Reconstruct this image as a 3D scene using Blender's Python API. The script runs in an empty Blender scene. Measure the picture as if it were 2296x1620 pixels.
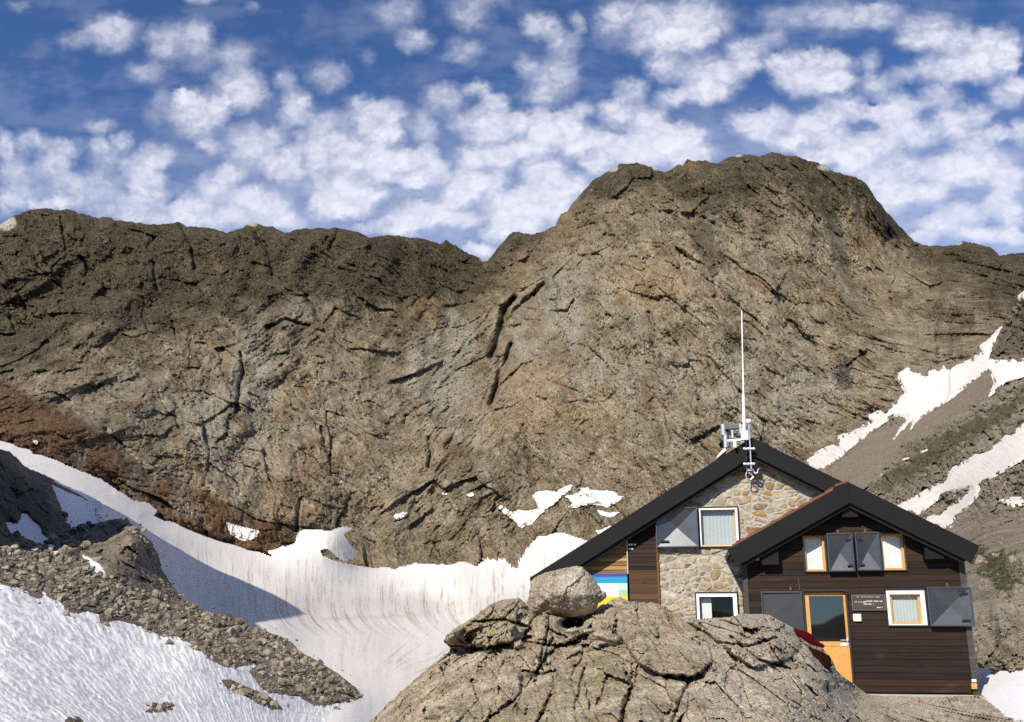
import bpy, bmesh, math, random
import numpy as np
from mathutils import Vector, Matrix

random.seed(7)
SC = bpy.context.scene
COL = SC.collection
R = math.radians

# ------------------------------------------------------------------ camera model
F, CX, CY = 2230.0, 1148.0, 810.0
PITCH = R(15.0)
CP, SP = math.cos(PITCH), math.sin(PITCH)
SUN_AZ, SUN_EL = R(28), R(35)            # azimuth to the left of straight behind the camera
SUN = np.array([-math.sin(SUN_AZ)*math.cos(SUN_EL), -math.cos(SUN_AZ)*math.cos(SUN_EL), math.sin(SUN_EL)])

def point(u, v, D):
    """world point on the sight line through (u, v) at distance D along +Y (arrays or floats)"""
    a = (np.asarray(u, float)-CX)/F
    b = (CY-np.asarray(v, float))/F
    dy = CP-SP*b
    t = D/dy
    return np.stack(np.broadcast_arrays(a*t, D*np.ones_like(t), (SP+CP*b)*t), -1)

# ------------------------------------------------------------------ noise
_rng = np.random.RandomState(11)
_P = np.concatenate([_rng.permutation(256)]*3).astype(np.int64)
_G2 = np.stack([np.cos(np.arange(256)*2.399963), np.sin(np.arange(256)*2.399963)], -1)
_g3 = _rng.normal(size=(256, 3)); _G3 = _g3/np.linalg.norm(_g3, axis=1)[:, None]

def pn2(x, y, seed=0):
    x = x+seed*17.31; y = y+seed*9.73
    xi = np.floor(x); yi = np.floor(y); xf = x-xi; yf = y-yi
    xi = xi.astype(np.int64) & 255; yi = yi.astype(np.int64) & 255
    s = xf*xf*xf*(xf*(xf*6-15)+10); t = yf*yf*yf*(yf*(yf*6-15)+10)
    def g(a, b, dx, dy):
        q = _G2[_P[_P[xi+a]+yi+b]]
        return q[..., 0]*dx+q[..., 1]*dy
    n0 = g(0, 0, xf, yf)*(1-s)+g(1, 0, xf-1, yf)*s
    n1 = g(0, 1, xf, yf-1)*(1-s)+g(1, 1, xf-1, yf-1)*s
    return (n0*(1-t)+n1*t)*1.5

def fbm(x, y, o=4, gain=.5, lac=2.03, seed=0, ridged=False):
    a, s, n = 1., 0., 0.
    for i in range(o):
        p = pn2(x, y, seed+i*3)
        if ridged: p = 1-2*np.abs(p)
        s = s+a*p; n += a; a *= gain; x = x*lac; y = y*lac
    return s/n

def pn3(p, seed=0):
    p = p+seed*7.77
    i = np.floor(p); f = p-i; i = i.astype(np.int64) & 255
    w = f*f*f*(f*(f*6-15)+10)
    out = 0
    for a in (0, 1):
        for b in (0, 1):
            for c in (0, 1):
                h = _P[_P[_P[i[..., 0]+a]+i[..., 1]+b]+i[..., 2]+c]
                d = f-np.array([a, b, c])
                g = (_G3[h]*d).sum(-1)
                wx = w[..., 0] if a else 1-w[..., 0]
                wy = w[..., 1] if b else 1-w[..., 1]
                wz = w[..., 2] if c else 1-w[..., 2]
                out = out+g*wx*wy*wz
    return out*1.4

def fbm3(p, o=4, gain=.5, seed=0):
    a, s = 1., 0.
    for k in range(o):
        s = s+a*pn3(p, seed+k); a *= gain; p = p*2.03
    return s

def cells(x, y, seed=0):
    """Voronoi: nearest distance, border distance F2-F1, cell random 0..1, tilted facet height"""
    xi = np.floor(x).astype(np.int64); yi = np.floor(y).astype(np.int64)
    f1 = np.full(x.shape, 9.); f2 = np.full(x.shape, 9.)
    rid = np.zeros(x.shape); fac = np.zeros(x.shape)
    for a in (-1, 0, 1):
        for b in (-1, 0, 1):
            h = _P[(_P[(xi+a+seed*13) & 255]+yi+b+seed*5) & 255]
            h2 = _P[h+37]; h3 = _P[h+91]; h4 = _P[h2+53]
            dx = xi+a+h/255.-x; dy = yi+b+h2/255.-y
            d = np.hypot(dx, dy)
            near = d < f1
            f2 = np.where(near, f1, np.minimum(f2, d))
            f1 = np.where(near, d, f1)
            rid = np.where(near, h3/255., rid)
            fac = np.where(near, dx*(h3/127.5-1)+dy*(h4/127.5-1)+(h2/255.-.5)*.6, fac)
    return f1, f2-f1, rid, fac

def sstep(a, b, x):
    t = np.clip((x-a)/(b-a), 0, 1)
    return t*t*(3-2*t)

# ------------------------------------------------------------------ plane helpers
def rbf(pts, s=70.):
    """smooth surface through (u, v, D) control points, in log D"""
    p = np.array(pts, float); n = len(p); q = p[:, :2]/1000.; s = s/1000.
    K = np.sqrt(((q[:, None]-q[None])**2).sum(-1)+s*s)
    A = np.zeros((n+3, n+3)); A[:n, :n] = K; A[:n, n] = 1; A[:n, n+1:] = q; A[n, :n] = 1; A[n+1:, :n] = q.T
    w = np.linalg.solve(A, np.concatenate([np.log(p[:, 2]), np.zeros(3)]))
    def f(U, V):
        U = np.asarray(U, float)/1000.; V = np.asarray(V, float)/1000.
        o = w[n]+w[n+1]*U+w[n+2]*V
        for i in range(n):
            o = o+w[i]*np.sqrt((U-q[i, 0])**2+(V-q[i, 1])**2+s*s)
        return np.exp(o)
    return f

def sdf(poly, U, V, pad=80.):
    """signed distance (positive inside), evaluated near the polygon only"""
    P = np.array(poly, float); out = np.full(U.shape, -pad)
    m = (U > P[:, 0].min()-pad) & (U < P[:, 0].max()+pad) & (V > P[:, 1].min()-pad) & (V < P[:, 1].max()+pad)
    if not m.any(): return out
    x, y = U[m], V[m]; d = np.full(x.shape, 1e18); ins = np.zeros(x.shape, bool)
    for i in range(len(P)):
        ax, ay = P[i]; bx, by = P[(i+1) % len(P)]
        ex, ey = bx-ax, by-ay
        t = np.clip(((x-ax)*ex+(y-ay)*ey)/(ex*ex+ey*ey+1e-9), 0, 1)
        d = np.minimum(d, (x-ax-ex*t)**2+(y-ay-ey*t)**2)
        c = (ay > y) != (by > y)
        ins ^= c & (x < (bx-ax)*(y-ay)/(by-ay if by != ay else 1e-9)+ax)
    d = np.sqrt(d)
    out[m] = np.where(ins, d, -d)
    return out

def line_d(line, U, V, pad=40.):
    P = np.array(line, float); out = np.full(U.shape, 1e3)
    m = (U > P[:, 0].min()-pad) & (U < P[:, 0].max()+pad) & (V > P[:, 1].min()-pad) & (V < P[:, 1].max()+pad)
    if not m.any(): return out
    x, y = U[m], V[m]; d = np.full(x.shape, 1e6)
    for i in range(len(P)-1):
        ax, ay = P[i]; ex, ey = P[i+1]-P[i]
        t = np.clip(((x-ax)*ex+(y-ay)*ey)/(ex*ex+ey*ey+1e-9), 0, 1)
        d = np.minimum(d, (x-ax-ex*t)**2+(y-ay-ey*t)**2)
    out[m] = np.sqrt(d)
    return out

def ell(u, v, ru, rv, U, V):
    return np.exp(-(((U-u)/ru)**2+((V-v)/rv)**2))

# ------------------------------------------------------------------ object helpers
def tag(o, label=None, cat=None, group=None, kind=None):
    if label: o['label'] = label
    if cat: o['category'] = cat
    if group: o['group'] = group
    if kind: o['kind'] = kind
    return o

def np_mesh(name, co, quads, attrs=None, mat=None, smooth=True):
    me = bpy.data.meshes.new(name)
    co = np.asarray(co, np.float32).reshape(-1, 3); quads = np.asarray(quads, np.int32)
    k = quads.shape[1]
    me.vertices.add(len(co)); me.vertices.foreach_set('co', co.ravel())
    me.loops.add(quads.size); me.loops.foreach_set('vertex_index', quads.ravel())
    me.polygons.add(len(quads)); me.polygons.foreach_set('loop_start', np.arange(0, quads.size, k, dtype=np.int32))
    me.polygons.foreach_set('use_smooth', np.full(len(quads), smooth))
    me.update(calc_edges=True)
    for n, a in (attrs or {}).items():
        at = me.attributes.new(n, 'FLOAT', 'POINT'); at.data.foreach_set('value', np.asarray(a, np.float32).ravel())
    if mat: me.materials.append(mat)
    return me

def link(name, me, parent=None):
    o = bpy.data.objects.new(name, me); COL.objects.link(o)
    if parent: o.parent = parent
    return o

def grid_quads(nr, nc):
    i = np.arange(nr*nc).reshape(nr, nc)
    return np.stack([i[:-1, :-1], i[1:, :-1], i[1:, 1:], i[:-1, 1:]], -1).reshape(-1, 4)

def sheet(name, Pw, keep=None, attrs=None, mat=None, smooth=True):
    """mesh object from a (rows, cols, 3) grid; keep: per-vertex mask of what to build"""
    nr, nc = Pw.shape[:2]
    q = grid_quads(nr, nc)
    if keep is not None:
        q = q[keep.ravel()[q].any(1)]
    used = np.zeros(nr*nc, bool); used[q.ravel()] = True
    idx = np.cumsum(used)-1
    at = {k: np.broadcast_to(a, (nr, nc)).ravel()[used] for k, a in (attrs or {}).items()}
    me = np_mesh(name, Pw.reshape(-1, 3)[used], idx[q], at, mat, smooth)
    return link(name, me)

def uvgrid(u0, u1, v0, v1, step):
    return np.meshgrid(np.arange(u0, u1+step, step), np.arange(v0, v1+step, step))

# ------------------------------------------------------------------ materials
class NT:
    def __init__(s, name, rough=.9, spec=.2):
        s.m = bpy.data.materials.new(name); s.m.use_nodes = True
        s.t = s.m.node_tree; s.b = s.t.nodes['Principled BSDF']
        s.b.inputs['Roughness'].default_value = rough
        s.b.inputs['Specular IOR Level'].default_value = spec
        s.tc = s.t.nodes.new('ShaderNodeTexCoord')
    def n(s, k, **kw):
        o = s.t.nodes.new(k)
        for a, b in kw.items(): setattr(o, a, b)
        return o
    def put(s, sock, v):
        if hasattr(v, 'links') or hasattr(v, 'is_linked'): s.t.links.new(v, sock)
        elif isinstance(v, (tuple, list)) and len(v) == 3 and len(sock.default_value) == 4: sock.default_value = (*v, 1)
        else: sock.default_value = v
    def co(s, scale=(1, 1, 1), rot=(0, 0, 0)):
        m = s.n('ShaderNodeMapping'); m.inputs['Scale'].default_value = scale; m.inputs['Rotation'].default_value = rot
        s.t.links.new(s.tc.outputs['Object'], m.inputs['Vector']); return m.outputs[0]
    def noise(s, scale, detail=4, rough=.6, vec=None, dist=0.):
        o = s.n('ShaderNodeTexNoise'); s.put(o.inputs['Vector'], vec if vec is not None else s.tc.outputs['Object'])
        for k, v in (('Scale', scale), ('Detail', detail), ('Roughness', rough), ('Distortion', dist)): o.inputs[k].default_value = v
        return o.outputs['Fac']
    def voro(s, scale, vec=None, feat='F1', out='Distance'):
        o = s.n('ShaderNodeTexVoronoi', feature=feat); s.put(o.inputs['Vector'], vec if vec is not None else s.tc.outputs['Object'])
        o.inputs['Scale'].default_value = scale; return o.outputs[out]
    def ramp(s, f, stops):
        o = s.n('ShaderNodeValToRGB'); e = o.color_ramp.elements
        while len(e) < len(stops): e.new(.5)
        for x, (p, c) in zip(e, stops):
            x.position = p; x.color = (*(c if isinstance(c, (tuple, list)) else (c,)*3), 1)
        s.put(o.inputs[0], f); return o.outputs[0]
    def mix(s, f, a, b, mode='MIX'):
        o = s.n('ShaderNodeMix', data_type='RGBA', blend_type=mode, clamp_factor=True)
        s.put(o.inputs[0], f); s.put(o.inputs[6], a); s.put(o.inputs[7], b); return o.outputs[2]
    def math(s, op, a, b=0.):
        o = s.n('ShaderNodeMath', operation=op); s.put(o.inputs[0], a); s.put(o.inputs[1], b); return o.outputs[0]
    def attr(s, name):
        o = s.n('ShaderNodeAttribute', attribute_name=name); return o.outputs['Fac']
    def bump(s, h, strength=.5, dist=.1):
        o = s.n('ShaderNodeBump'); o.inputs['Strength'].default_value = strength; o.inputs['Distance'].default_value = dist
        s.put(o.inputs['Height'], h); s.put(s.b.inputs['Normal'], o.outputs[0])
    def color(s, c): s.put(s.b.inputs['Base Color'], c); return s.m

def plain(name, c, rough=.6, spec=.3, metal=0., var=.12, scale=20., bump=0.):
    t = NT(name, rough, spec); t.b.inputs['Metallic'].default_value = metal
    n = t.noise(scale, 5, .65)
    t.color(t.mix(n, tuple(x*(1-var) for x in c), tuple(min(1, x*(1+var)) for x in c)))
    if bump: t.bump(n, .4, bump)
    return t.m

def rock_material(name, size, dark, mid, light, zones=(), speck=.5, bump=.4, dots=.7):
    """size: metres of the finest grain that shows"""
    t = NT(name, .92, .15)
    big = t.noise(1/(size*40), 5, .6, dist=.6)
    medi = t.noise(1/(size*9), 6, .68, dist=.4)
    fine = t.noise(1/(size*2.0), 4, .7)
    c = t.ramp(t.math('ADD', t.math('MULTIPLY', big, .55), t.math('MULTIPLY', medi, .45)),
               [(.36, dark), (.5, mid), (.64, light)])
    for a, col, amt in zones:
        f = t.attr(a)
        g = t.math('MULTIPLY', f, t.ramp(medi, [(.34, amt), (.66, amt*.72)]))
        c2 = t.mix(t.ramp(fine, [(.3, 0), (.7, 1)]), tuple(x*.6 for x in col), tuple(min(1, x*1.5) for x in col))
        c = t.mix(g, c, c2)
    c = t.mix(speck, c, t.ramp(fine, [(.28, .12), (.44, .46), (.56, .54), (.70, .95)]), 'OVERLAY')
    v = t.noise(1/(size*1.1), 2, .6)
    c = t.mix(t.ramp(v, [(.30, dots), (.40, 0)]), c, (.02, .016, .012))
    c = t.mix(t.ramp(v, [(.60, 0), (.72, dots)]), c, tuple(min(1, x*1.9) for x in light))
    if bump:
        h = t.math('ADD', t.math('MULTIPLY', medi, 1.), t.math('MULTIPLY', fine, .35))
        t.bump(h, bump, size*6)
    return t.color(c)
SUN_ENERGY, SKY_STRENGTH, EXPOSURE = 4.8, .092, .33
# =================================================================== materials of the terrain
def stone_tone(m, src):
    nt_ = m.node_tree; b = nt_.nodes['Principled BSDF']; old = b.inputs['Base Color'].links[0].from_socket
    r = nt_.nodes.new('ShaderNodeMapRange'); r.inputs[3].default_value = .45; r.inputs[4].default_value = 1.65
    if src == 'object': i = nt_.nodes.new('ShaderNodeObjectInfo'); nt_.links.new(i.outputs['Random'], r.inputs[0])
    else: i = nt_.nodes.new('ShaderNodeAttribute'); i.attribute_name = src; nt_.links.new(i.outputs['Fac'], r.inputs[0])
    v = nt_.nodes.new('ShaderNodeVectorMath'); v.operation = 'SCALE'; nt_.links.new(old, v.inputs[0]); nt_.links.new(r.outputs[0], v.inputs['Scale']); nt_.links.new(v.outputs[0], b.inputs['Base Color'])
    return m
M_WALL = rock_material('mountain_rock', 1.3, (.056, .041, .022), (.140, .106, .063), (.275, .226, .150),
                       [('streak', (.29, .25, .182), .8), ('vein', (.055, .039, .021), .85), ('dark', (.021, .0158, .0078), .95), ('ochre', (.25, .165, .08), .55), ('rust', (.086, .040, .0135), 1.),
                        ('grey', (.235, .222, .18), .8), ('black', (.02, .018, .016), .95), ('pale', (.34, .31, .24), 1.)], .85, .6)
M_LEFT = rock_material('moraine_rock', .28, (.08, .066, .047), (.16, .132, .095), (.24, .205, .15),
                       [('dark', (.035, .03, .026), .9)], .55, .5)
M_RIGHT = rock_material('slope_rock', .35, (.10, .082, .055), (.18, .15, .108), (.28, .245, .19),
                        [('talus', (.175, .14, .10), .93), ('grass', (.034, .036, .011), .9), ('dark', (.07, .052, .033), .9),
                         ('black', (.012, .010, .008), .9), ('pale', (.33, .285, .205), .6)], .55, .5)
M_OUT = rock_material('outcrop_rock', .022, (.155, .113, .07), (.35, .28, .19), (.57, .48, .36),
                      [('lichen', (.25, .225, .085), .85), ('rust', (.32, .13, .055), .8), ('moss', (.035, .045, .010), .95),
                       ('grey', (.44, .385, .30), .55), ('brown', (.15, .10, .058), .7)], .9, .6)
M_BOULDER = rock_material('boulder_rock', .022, (.17, .13, .09), (.32, .27, .20), (.50, .44, .35), [], .85, .6)
M_BANK = rock_material('bank_rock', .05, (.10, .08, .052), (.24, .195, .135), (.38, .33, .25), [], .85, .6)
M_STONE = stone_tone(rock_material('loose_stone', .06, (.11, .09, .064), (.20, .168, .125), (.30, .26, .205), [], .6, .4), 'object')
M_RUBBLE = stone_tone(rock_material('rubble', .06, (.10, .082, .058), (.185, .155, .115), (.29, .25, .195), [], .6, .4), 'tone')

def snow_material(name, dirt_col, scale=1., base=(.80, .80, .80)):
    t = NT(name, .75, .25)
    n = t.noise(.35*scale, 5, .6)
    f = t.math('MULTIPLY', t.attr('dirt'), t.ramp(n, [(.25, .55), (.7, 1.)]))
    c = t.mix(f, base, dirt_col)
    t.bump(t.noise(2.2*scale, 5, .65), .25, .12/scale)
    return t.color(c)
M_GLACIER = snow_material('glacier_snow', (.30, .225, .155), .2, (.70, .675, .63))
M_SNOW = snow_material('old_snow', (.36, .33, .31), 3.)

# =================================================================== the headwall
CREST = [(-400, 600), (-300, 560), (-120, 530), (0, 505), (20, 490), (45, 480), (60, 472), (100, 469), (150, 470), (185, 480), (215, 488),
 (250, 488), (300, 500), (360, 505), (385, 502), (402, 496), (418, 508), (470, 512), (510, 522), (545, 512), (558, 501), (575, 500), (588, 507), (612, 510),
 (640, 522), (680, 512), (760, 513), (800, 520), (825, 533), (870, 528), (950, 535), (985, 547), (1000, 540), (1020, 548), (1040, 565),
 (1060, 572), (1085, 584), (1100, 580), (1115, 558), (1150, 520), (1175, 524), (1200, 525), (1245, 508), (1258, 480), (1272, 473),
 (1290, 448), (1330, 405), (1362, 384), (1385, 371), (1388, 367), (1432, 365), (1455, 374), (1468, 374), (1475, 382), (1490, 386), (1505, 382), (1518, 369),
 (1532, 371), (1542, 357), (1560, 362), (1580, 360), (1590, 366), (1610, 368), (1630, 355), (1658, 347), (1690, 348), (1712, 350), (1728, 342), (1740, 345), (1790, 352),
 (1850, 372), (1870, 386), (1920, 398), (1945, 415), (1960, 440), (1985, 470), (2010, 500), (2035, 525), (2050, 543), (2090, 553),
 (2130, 551), (2155, 542), (2218, 553), (2240, 573), (2262, 570), (2296, 567), (2400, 590), (2750, 660)]
cu = np.arange(-390, 2690, 2.1)
crest = np.interp(cu, *np.array(CREST, float).T)
crest += fbm(cu/22., cu*0+3.3, 5, .7, seed=4)*7.5
nt = 430
tt = np.linspace(0, 1, nt)**1.0
base_v = 1345.
U = np.broadcast_to(cu, (nt, len(cu))).copy()
V = crest[None]*(1-tt[:, None])+base_v*tt[:, None]
Dw = rbf([(-380, 560, 1350), (0, 490, 1450), (300, 495, 1520), (600, 505, 1560), (850, 525, 1600), (1085, 580, 1720), (1260, 480, 1560),
          (1400, 370, 1450), (1700, 345, 1400), (1930, 400, 1420), (2050, 545, 1480), (2296, 565, 1400), (2680, 640, 1200),
          (0, 760, 1150), (400, 780, 1210), (800, 800, 1260), (1110, 760, 1420), (1350, 700, 1230), (1700, 650, 1150), (2000, 700, 1180), (2296, 700, 1060),
          (-380, 860, 820), (0, 990, 740), (150, 1060, 760), (350, 1165, 820), (600, 1245, 880), (820, 1285, 940), (1000, 1285, 950), (1250, 1205, 960), (1500, 1160, 950),
          (0, 900, 900), (500, 1020, 980), (1000, 1040, 1080), (1400, 950, 1060), (1750, 1050, 960), (1830, 1040, 930), (2020, 860, 930), (2230, 760, 930), (2680, 800, 860),
          (300, 1340, 760), (1000, 1340, 880), (1700, 1340, 800), (2296, 1340, 800)], 60)(U, V)
P0 = point(U, V, Dw)
X, Z = P0[..., 0], P0[..., 2]

def rot(x, y, deg):
    c, s = math.cos(R(deg)), math.sin(R(deg))
    return x*c+y*s, -x*s+y*c

def wall_relief(X, Z):
    wx = X+15*fbm(X/95, Z/95, 3, seed=21); wz = Z+15*fbm(X/95, Z/95, 3, seed=31)
    d = -50*fbm(wx/150, wz/420, 3, .5, seed=1, ridged=True)            # gullies and buttresses
    a = sstep(-.25, .25, fbm(X/330, Z/300, 2, seed=41)+.0016*(X-40))     # which way the strata dip
    up = sstep(.25, .7, ell(1020, 860, 190, 190, U, V)+.8*ell(1000, 1150, 240, 90, U, V)+.8*ell(620, 760, 130, 90, U, V)+.8*ell(2050, 640, 110, 140, U, V))
    lit = np.zeros_like(X); drk_ = np.zeros_like(X)
    for deg, wgt in ((-48, (1-a)*(1-up)), (-70, a*(1-up)), (58, up)):
        rx, rz = rot(wx, wz, deg)
        gate = sstep(.05, .35, fbm(rx/70, rz/45, 3, seed=33))
        f1, e, r, fac = cells(rx/92, rz/40, seed=3)
        d = d+wgt*(14*fac+5*gate*np.exp(-(e/.022)**2))
        f1, e, r, fac = cells(rx/34+7, rz/13, seed=7)
        d = d+wgt*(7*fac+4*gate*np.exp(-(e/.05)**2))
        d = d-wgt*2.6*fbm(rx/60, rz/14, 4, .6, seed=9, ridged=True)
        gate = sstep(-.1, .2, fbm(rx/30, rz/22, 3, seed=34))
        f1, e, r, fac = cells(rx/14+3, rz/5, seed=17)
        d = d+wgt*(3.6*fac+3.6*gate*np.exp(-(e/.09)**2))
        f1, e, r, fac = cells(rx/7.5+5, rz/3.0, seed=27)
        d = d+wgt*(2.1*fac+3.0*gate*np.exp(-(e/.13)**2))
        lit += wgt*sstep(.12, .5, fbm(rx/42, rz/7, 5, .65, seed=35)); drk_ += wgt*sstep(.08, .45, fbm(rx/36+9, rz/6, 5, .65, seed=36))
    d = d-6.5*fbm(wx/45, wz/36, 6, .62, seed=13)
    d = d+1.6*fbm(X/4.5, Z/3.4, 2, .7, seed=19)
    return d, lit, drk_
disp, lit, drk_ = wall_relief(X, Z)
CRACKS = [([(541, 795), (546, 830), (538, 860), (530, 925)], 4, 20), ([(1150, 672), (1132, 692), (1120, 745), (1104, 795)], 8, 50), ([(1145, 775), (1138, 800), (1118, 850), (1100, 905)], 6, 34), ([(1220, 640), (1190, 665), (1150, 700)], 5, 24),
          ([(600, 735), (640, 718), (660, 722), (692, 732)], 4, 18), ([(960, 985), (966, 1010), (962, 1048)], 4, 18),
          ([(722, 958), (727, 1000), (745, 1030)], 4, 16), ([(135, 490), (143, 520), (147, 560)], 3, 16), ([(402, 500), (425, 540), (440, 602)], 4, 20),
          ([(180, 575), (205, 610), (236, 650)], 4, 18), ([(345, 590), (352, 650)], 4, 16), ([(685, 660), (705, 690), (717, 728)], 4, 16),
          ([(385, 720), (398, 765)], 3, 12), ([(395, 940), (402, 960)], 4, 12), ([(905, 950), (912, 935)], 4, 14), ([(235, 960), (300, 1025), (345, 1070)], 4, 10),
          ([(430, 990), (470, 1040), (540, 1090)], 3, 9), ([(1110, 690), (1060, 750), (1020, 800)], 3, 9), ([(1455, 700), (1470, 740)], 4, 12),
          ([(1770, 720), (1795, 750), (1830, 775)], 4, 12), ([(1930, 790), (1960, 830)], 4, 12), ([(2250, 590), (2230, 640), (2222, 700)], 4, 14),
          ([(1130, 700), (1115, 860), (1105, 905)], 4, 12), ([(1000, 690), (1060, 680)], 4, 14), ([(1200, 660), (1175, 690), (1120, 730)], 4, 12),
          ([(1990, 520), (1998, 535)], 6, 26), ([(665, 1190), (668, 1150), (672, 1120)], 4, 12), ([(560, 500), (600, 560), (612, 620)], 4, 14),
          ([(0, 590), (40, 650), (60, 700)], 4, 14), ([(60, 540), (90, 600), (140, 650)], 4, 12), ([(760, 515), (740, 560)], 4, 14), ([(1940, 650), (2010, 760)], 4, 10),
          ([(2080, 560), (2110, 640), (2140, 720)], 5, 12), ([(1500, 480), (1580, 570), (1640, 680)], 5, 10), ([(1580, 490), (1660, 640)], 5, 9)]
wu = 5*fbm(U/22, V/22, 3, seed=51); wv = 5*fbm(U/22, V/22, 3, seed=52)
for ln, w, dep in CRACKS:
    disp += dep*np.exp(-(line_d(ln, U+wu, V+wv)/w)**2)
# a rusty buttress along the glacier, and a step of pale slabs low in the middle
RUST = [(-390, 700), (0, 852), (100, 905), (180, 945), (240, 985), (280, 1020), (330, 1062), (400, 1085), (470, 1112), (560, 1150), (640, 1192), (662, 1215), (640, 1250),
        (600, 1262), (500, 1225), (345, 1170), (235, 1100), (0, 1000), (-390, 900)]
rs = sdf(RUST, U+2*wu, V+2*wv)
disp -= 22*sstep(-6, 26, rs)
fade = 1-.75*np.exp(-tt[:, None]/.012)
Dr = Dw+disp*fade
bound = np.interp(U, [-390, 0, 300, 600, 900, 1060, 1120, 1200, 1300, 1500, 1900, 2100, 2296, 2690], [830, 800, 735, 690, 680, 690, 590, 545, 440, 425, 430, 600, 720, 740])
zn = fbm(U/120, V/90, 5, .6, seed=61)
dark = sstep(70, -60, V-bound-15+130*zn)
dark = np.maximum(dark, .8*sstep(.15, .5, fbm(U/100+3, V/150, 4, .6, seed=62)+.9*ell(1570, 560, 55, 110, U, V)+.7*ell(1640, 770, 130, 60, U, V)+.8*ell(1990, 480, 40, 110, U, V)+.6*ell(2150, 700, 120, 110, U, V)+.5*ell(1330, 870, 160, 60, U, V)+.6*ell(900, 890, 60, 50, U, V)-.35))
och = sstep(.12, .55, fbm(U/70+9, V/80, 4, .6, seed=63)*.55+.75*ell(950, 705, 38, 55, U, V)+.8*ell(1440, 640, 90, 60, U, V)+.6*ell(1180, 620, 40, 60, U, V)+.5*ell(1230, 900, 200, 120, U, V)
            + .5*ell(1950, 560, 60, 60, U, V)+.55*ell(1545, 372, 45, 20, U, V)+.5*ell(1260, 500, 30, 40, U, V)+.35*ell(1750, 650, 200, 40, U, V)+.4*ell(640, 900, 50, 60, U, V)+.35*ell(600, 1080, 300, 120, U, V))
gry = sstep(.1, .5, fbm(U/80+5, V/130, 4, .6, seed=64)*.7+.5*ell(980, 830, 110, 120, U, V)+.5*ell(1290, 720, 120, 110, U, V)+.45*ell(570, 830, 60, 110, U, V)+.4*ell(680, 690, 90, 50, U, V)+.5*ell(1680, 880, 260, 150, U, V)+.4*ell(1650, 560, 60, 120, U, V)+.4*ell(470, 1000, 220, 150, U, V)-.02)
gry *= 1-.8*dark
rust = sstep(-10, 8, rs)*sstep(-.62, -.1, fbm(U/40, V/30, 4, .6, seed=65)+.1)
blk = sstep(.3, .7, ell(1893, 838, 26, 44, U, V)*(1+1.2*fbm(U/12, V/12, 3, seed=66))+.6*ell(2100, 755, 8, 60, U, V)*(1+fbm(U/9, V/20, 2, seed=67)))
pale = sstep(.35, .6, ell(14, 500, 26, 20, U, V)+ell(1372, 378, 16, 9, U, V)+ell(1470, 377, 9, 6, U, V)+ell(566, 502, 14, 7, U, V)+ell(1852, 376, 22, 7, U, V)+ell(2146, 545, 14, 6, U, V)+ell(1655, 348, 12, 5, U, V)+ell(262, 490, 12, 6, U, V)
             + ell(1085, 583, 12, 4, U, V)+ell(1440, 366, 8, 4, U, V))
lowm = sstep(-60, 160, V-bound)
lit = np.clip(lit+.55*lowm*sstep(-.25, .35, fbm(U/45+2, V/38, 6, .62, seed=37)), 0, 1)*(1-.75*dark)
fine_ = sstep(-.12, .22, fbm(U/13, V/11, 5, .65, seed=68)); och *= .5+.5*fine_; gry *= .45+.55*sstep(-.15, .2, fbm(U/11+4, V/15, 5, .65, seed=69))
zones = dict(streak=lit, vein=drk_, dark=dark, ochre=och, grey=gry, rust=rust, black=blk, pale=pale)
Pw = point(U, V, Dr)
# the far side of the ridge
back = []
for k, (dy, dz) in enumerate(((12, -6), (45, -40), (140, -170), (420, -520))):
    b = Pw[0].copy(); b[:, 1] += dy; b[:, 2] += dz; back.append(b)
zz = {k: np.concatenate([np.repeat(a[:1], 4, 0), a]) for k, a in zones.items()}
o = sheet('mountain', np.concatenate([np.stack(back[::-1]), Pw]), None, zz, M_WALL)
tag(o, 'brown rocky mountain wall with a jagged crest under the clouds', 'mountain', kind='structure')

# =================================================================== glacier and snow patches on the wall
GLAC = [(-390, 840), (0, 985), (30, 993), (75, 1018), (110, 1030), (150, 1047), (235, 1083), (262, 1105), (300, 1125), (330, 1132), (349, 1146), (338, 1158), (355, 1168),
        (400, 1175), (450, 1195), (500, 1208), (545, 1212), (578, 1240), (604, 1252), (622, 1254), (600, 1232), (605, 1223), (640, 1228), (662, 1222), (672, 1200), (682, 1191), (742, 1193),
        (768, 1184), (786, 1185), (766, 1200), (782, 1222), (797, 1240), (788, 1252), (768, 1258), (745, 1246), (735, 1231), (715, 1234), (722, 1246), (760, 1258), (800, 1268), (832, 1276), (880, 1273), (905, 1270), (960, 1268), (1000, 1270),
        (1040, 1264), (1072, 1276), (1092, 1258), (1075, 1242), (1084, 1232), (1130, 1220), (1180, 1208), (1212, 1206), (1240, 1200), (1262, 1198), (1290, 1208), (1312, 1216), (1400, 1235),
        (1700, 1290), (1700, 1760), (-390, 1760)]
Dg = rbf([(0, 990, 700), (-380, 850, 700), (150, 1050, 690), (350, 1160, 740), (600, 1245, 810), (740, 1195, 850), (820, 1275, 870), (1000, 1275, 880), (1250, 1205, 900), (1700, 1295, 840),
          (120, 1095, 560), (300, 1190, 560), (500, 1300, 560), (700, 1350, 560), (1000, 1340, 800), (1200, 1330, 780), (1000, 1390, 640), (680, 1382, 440), (850, 1390, 560),
          (400, 1320, 400), (600, 1425, 260), (700, 1440, 300), (900, 1455, 320), (1000, 1445, 330), (800, 1500, 190), (900, 1500, 190), (850, 1600, 92), (780, 1580, 90), (950, 1600, 100), (1500, 1500, 260),
          (-300, 1100, 380), (-300, 1300, 200), (0, 1400, 140), (300, 1500, 90), (1200, 1740, 60), (400, 1740, 45), (-300, 1740, 40)], 60)
Ug, Vg = uvgrid(-390, 1700, 840, 1750, 2.4)
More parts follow.
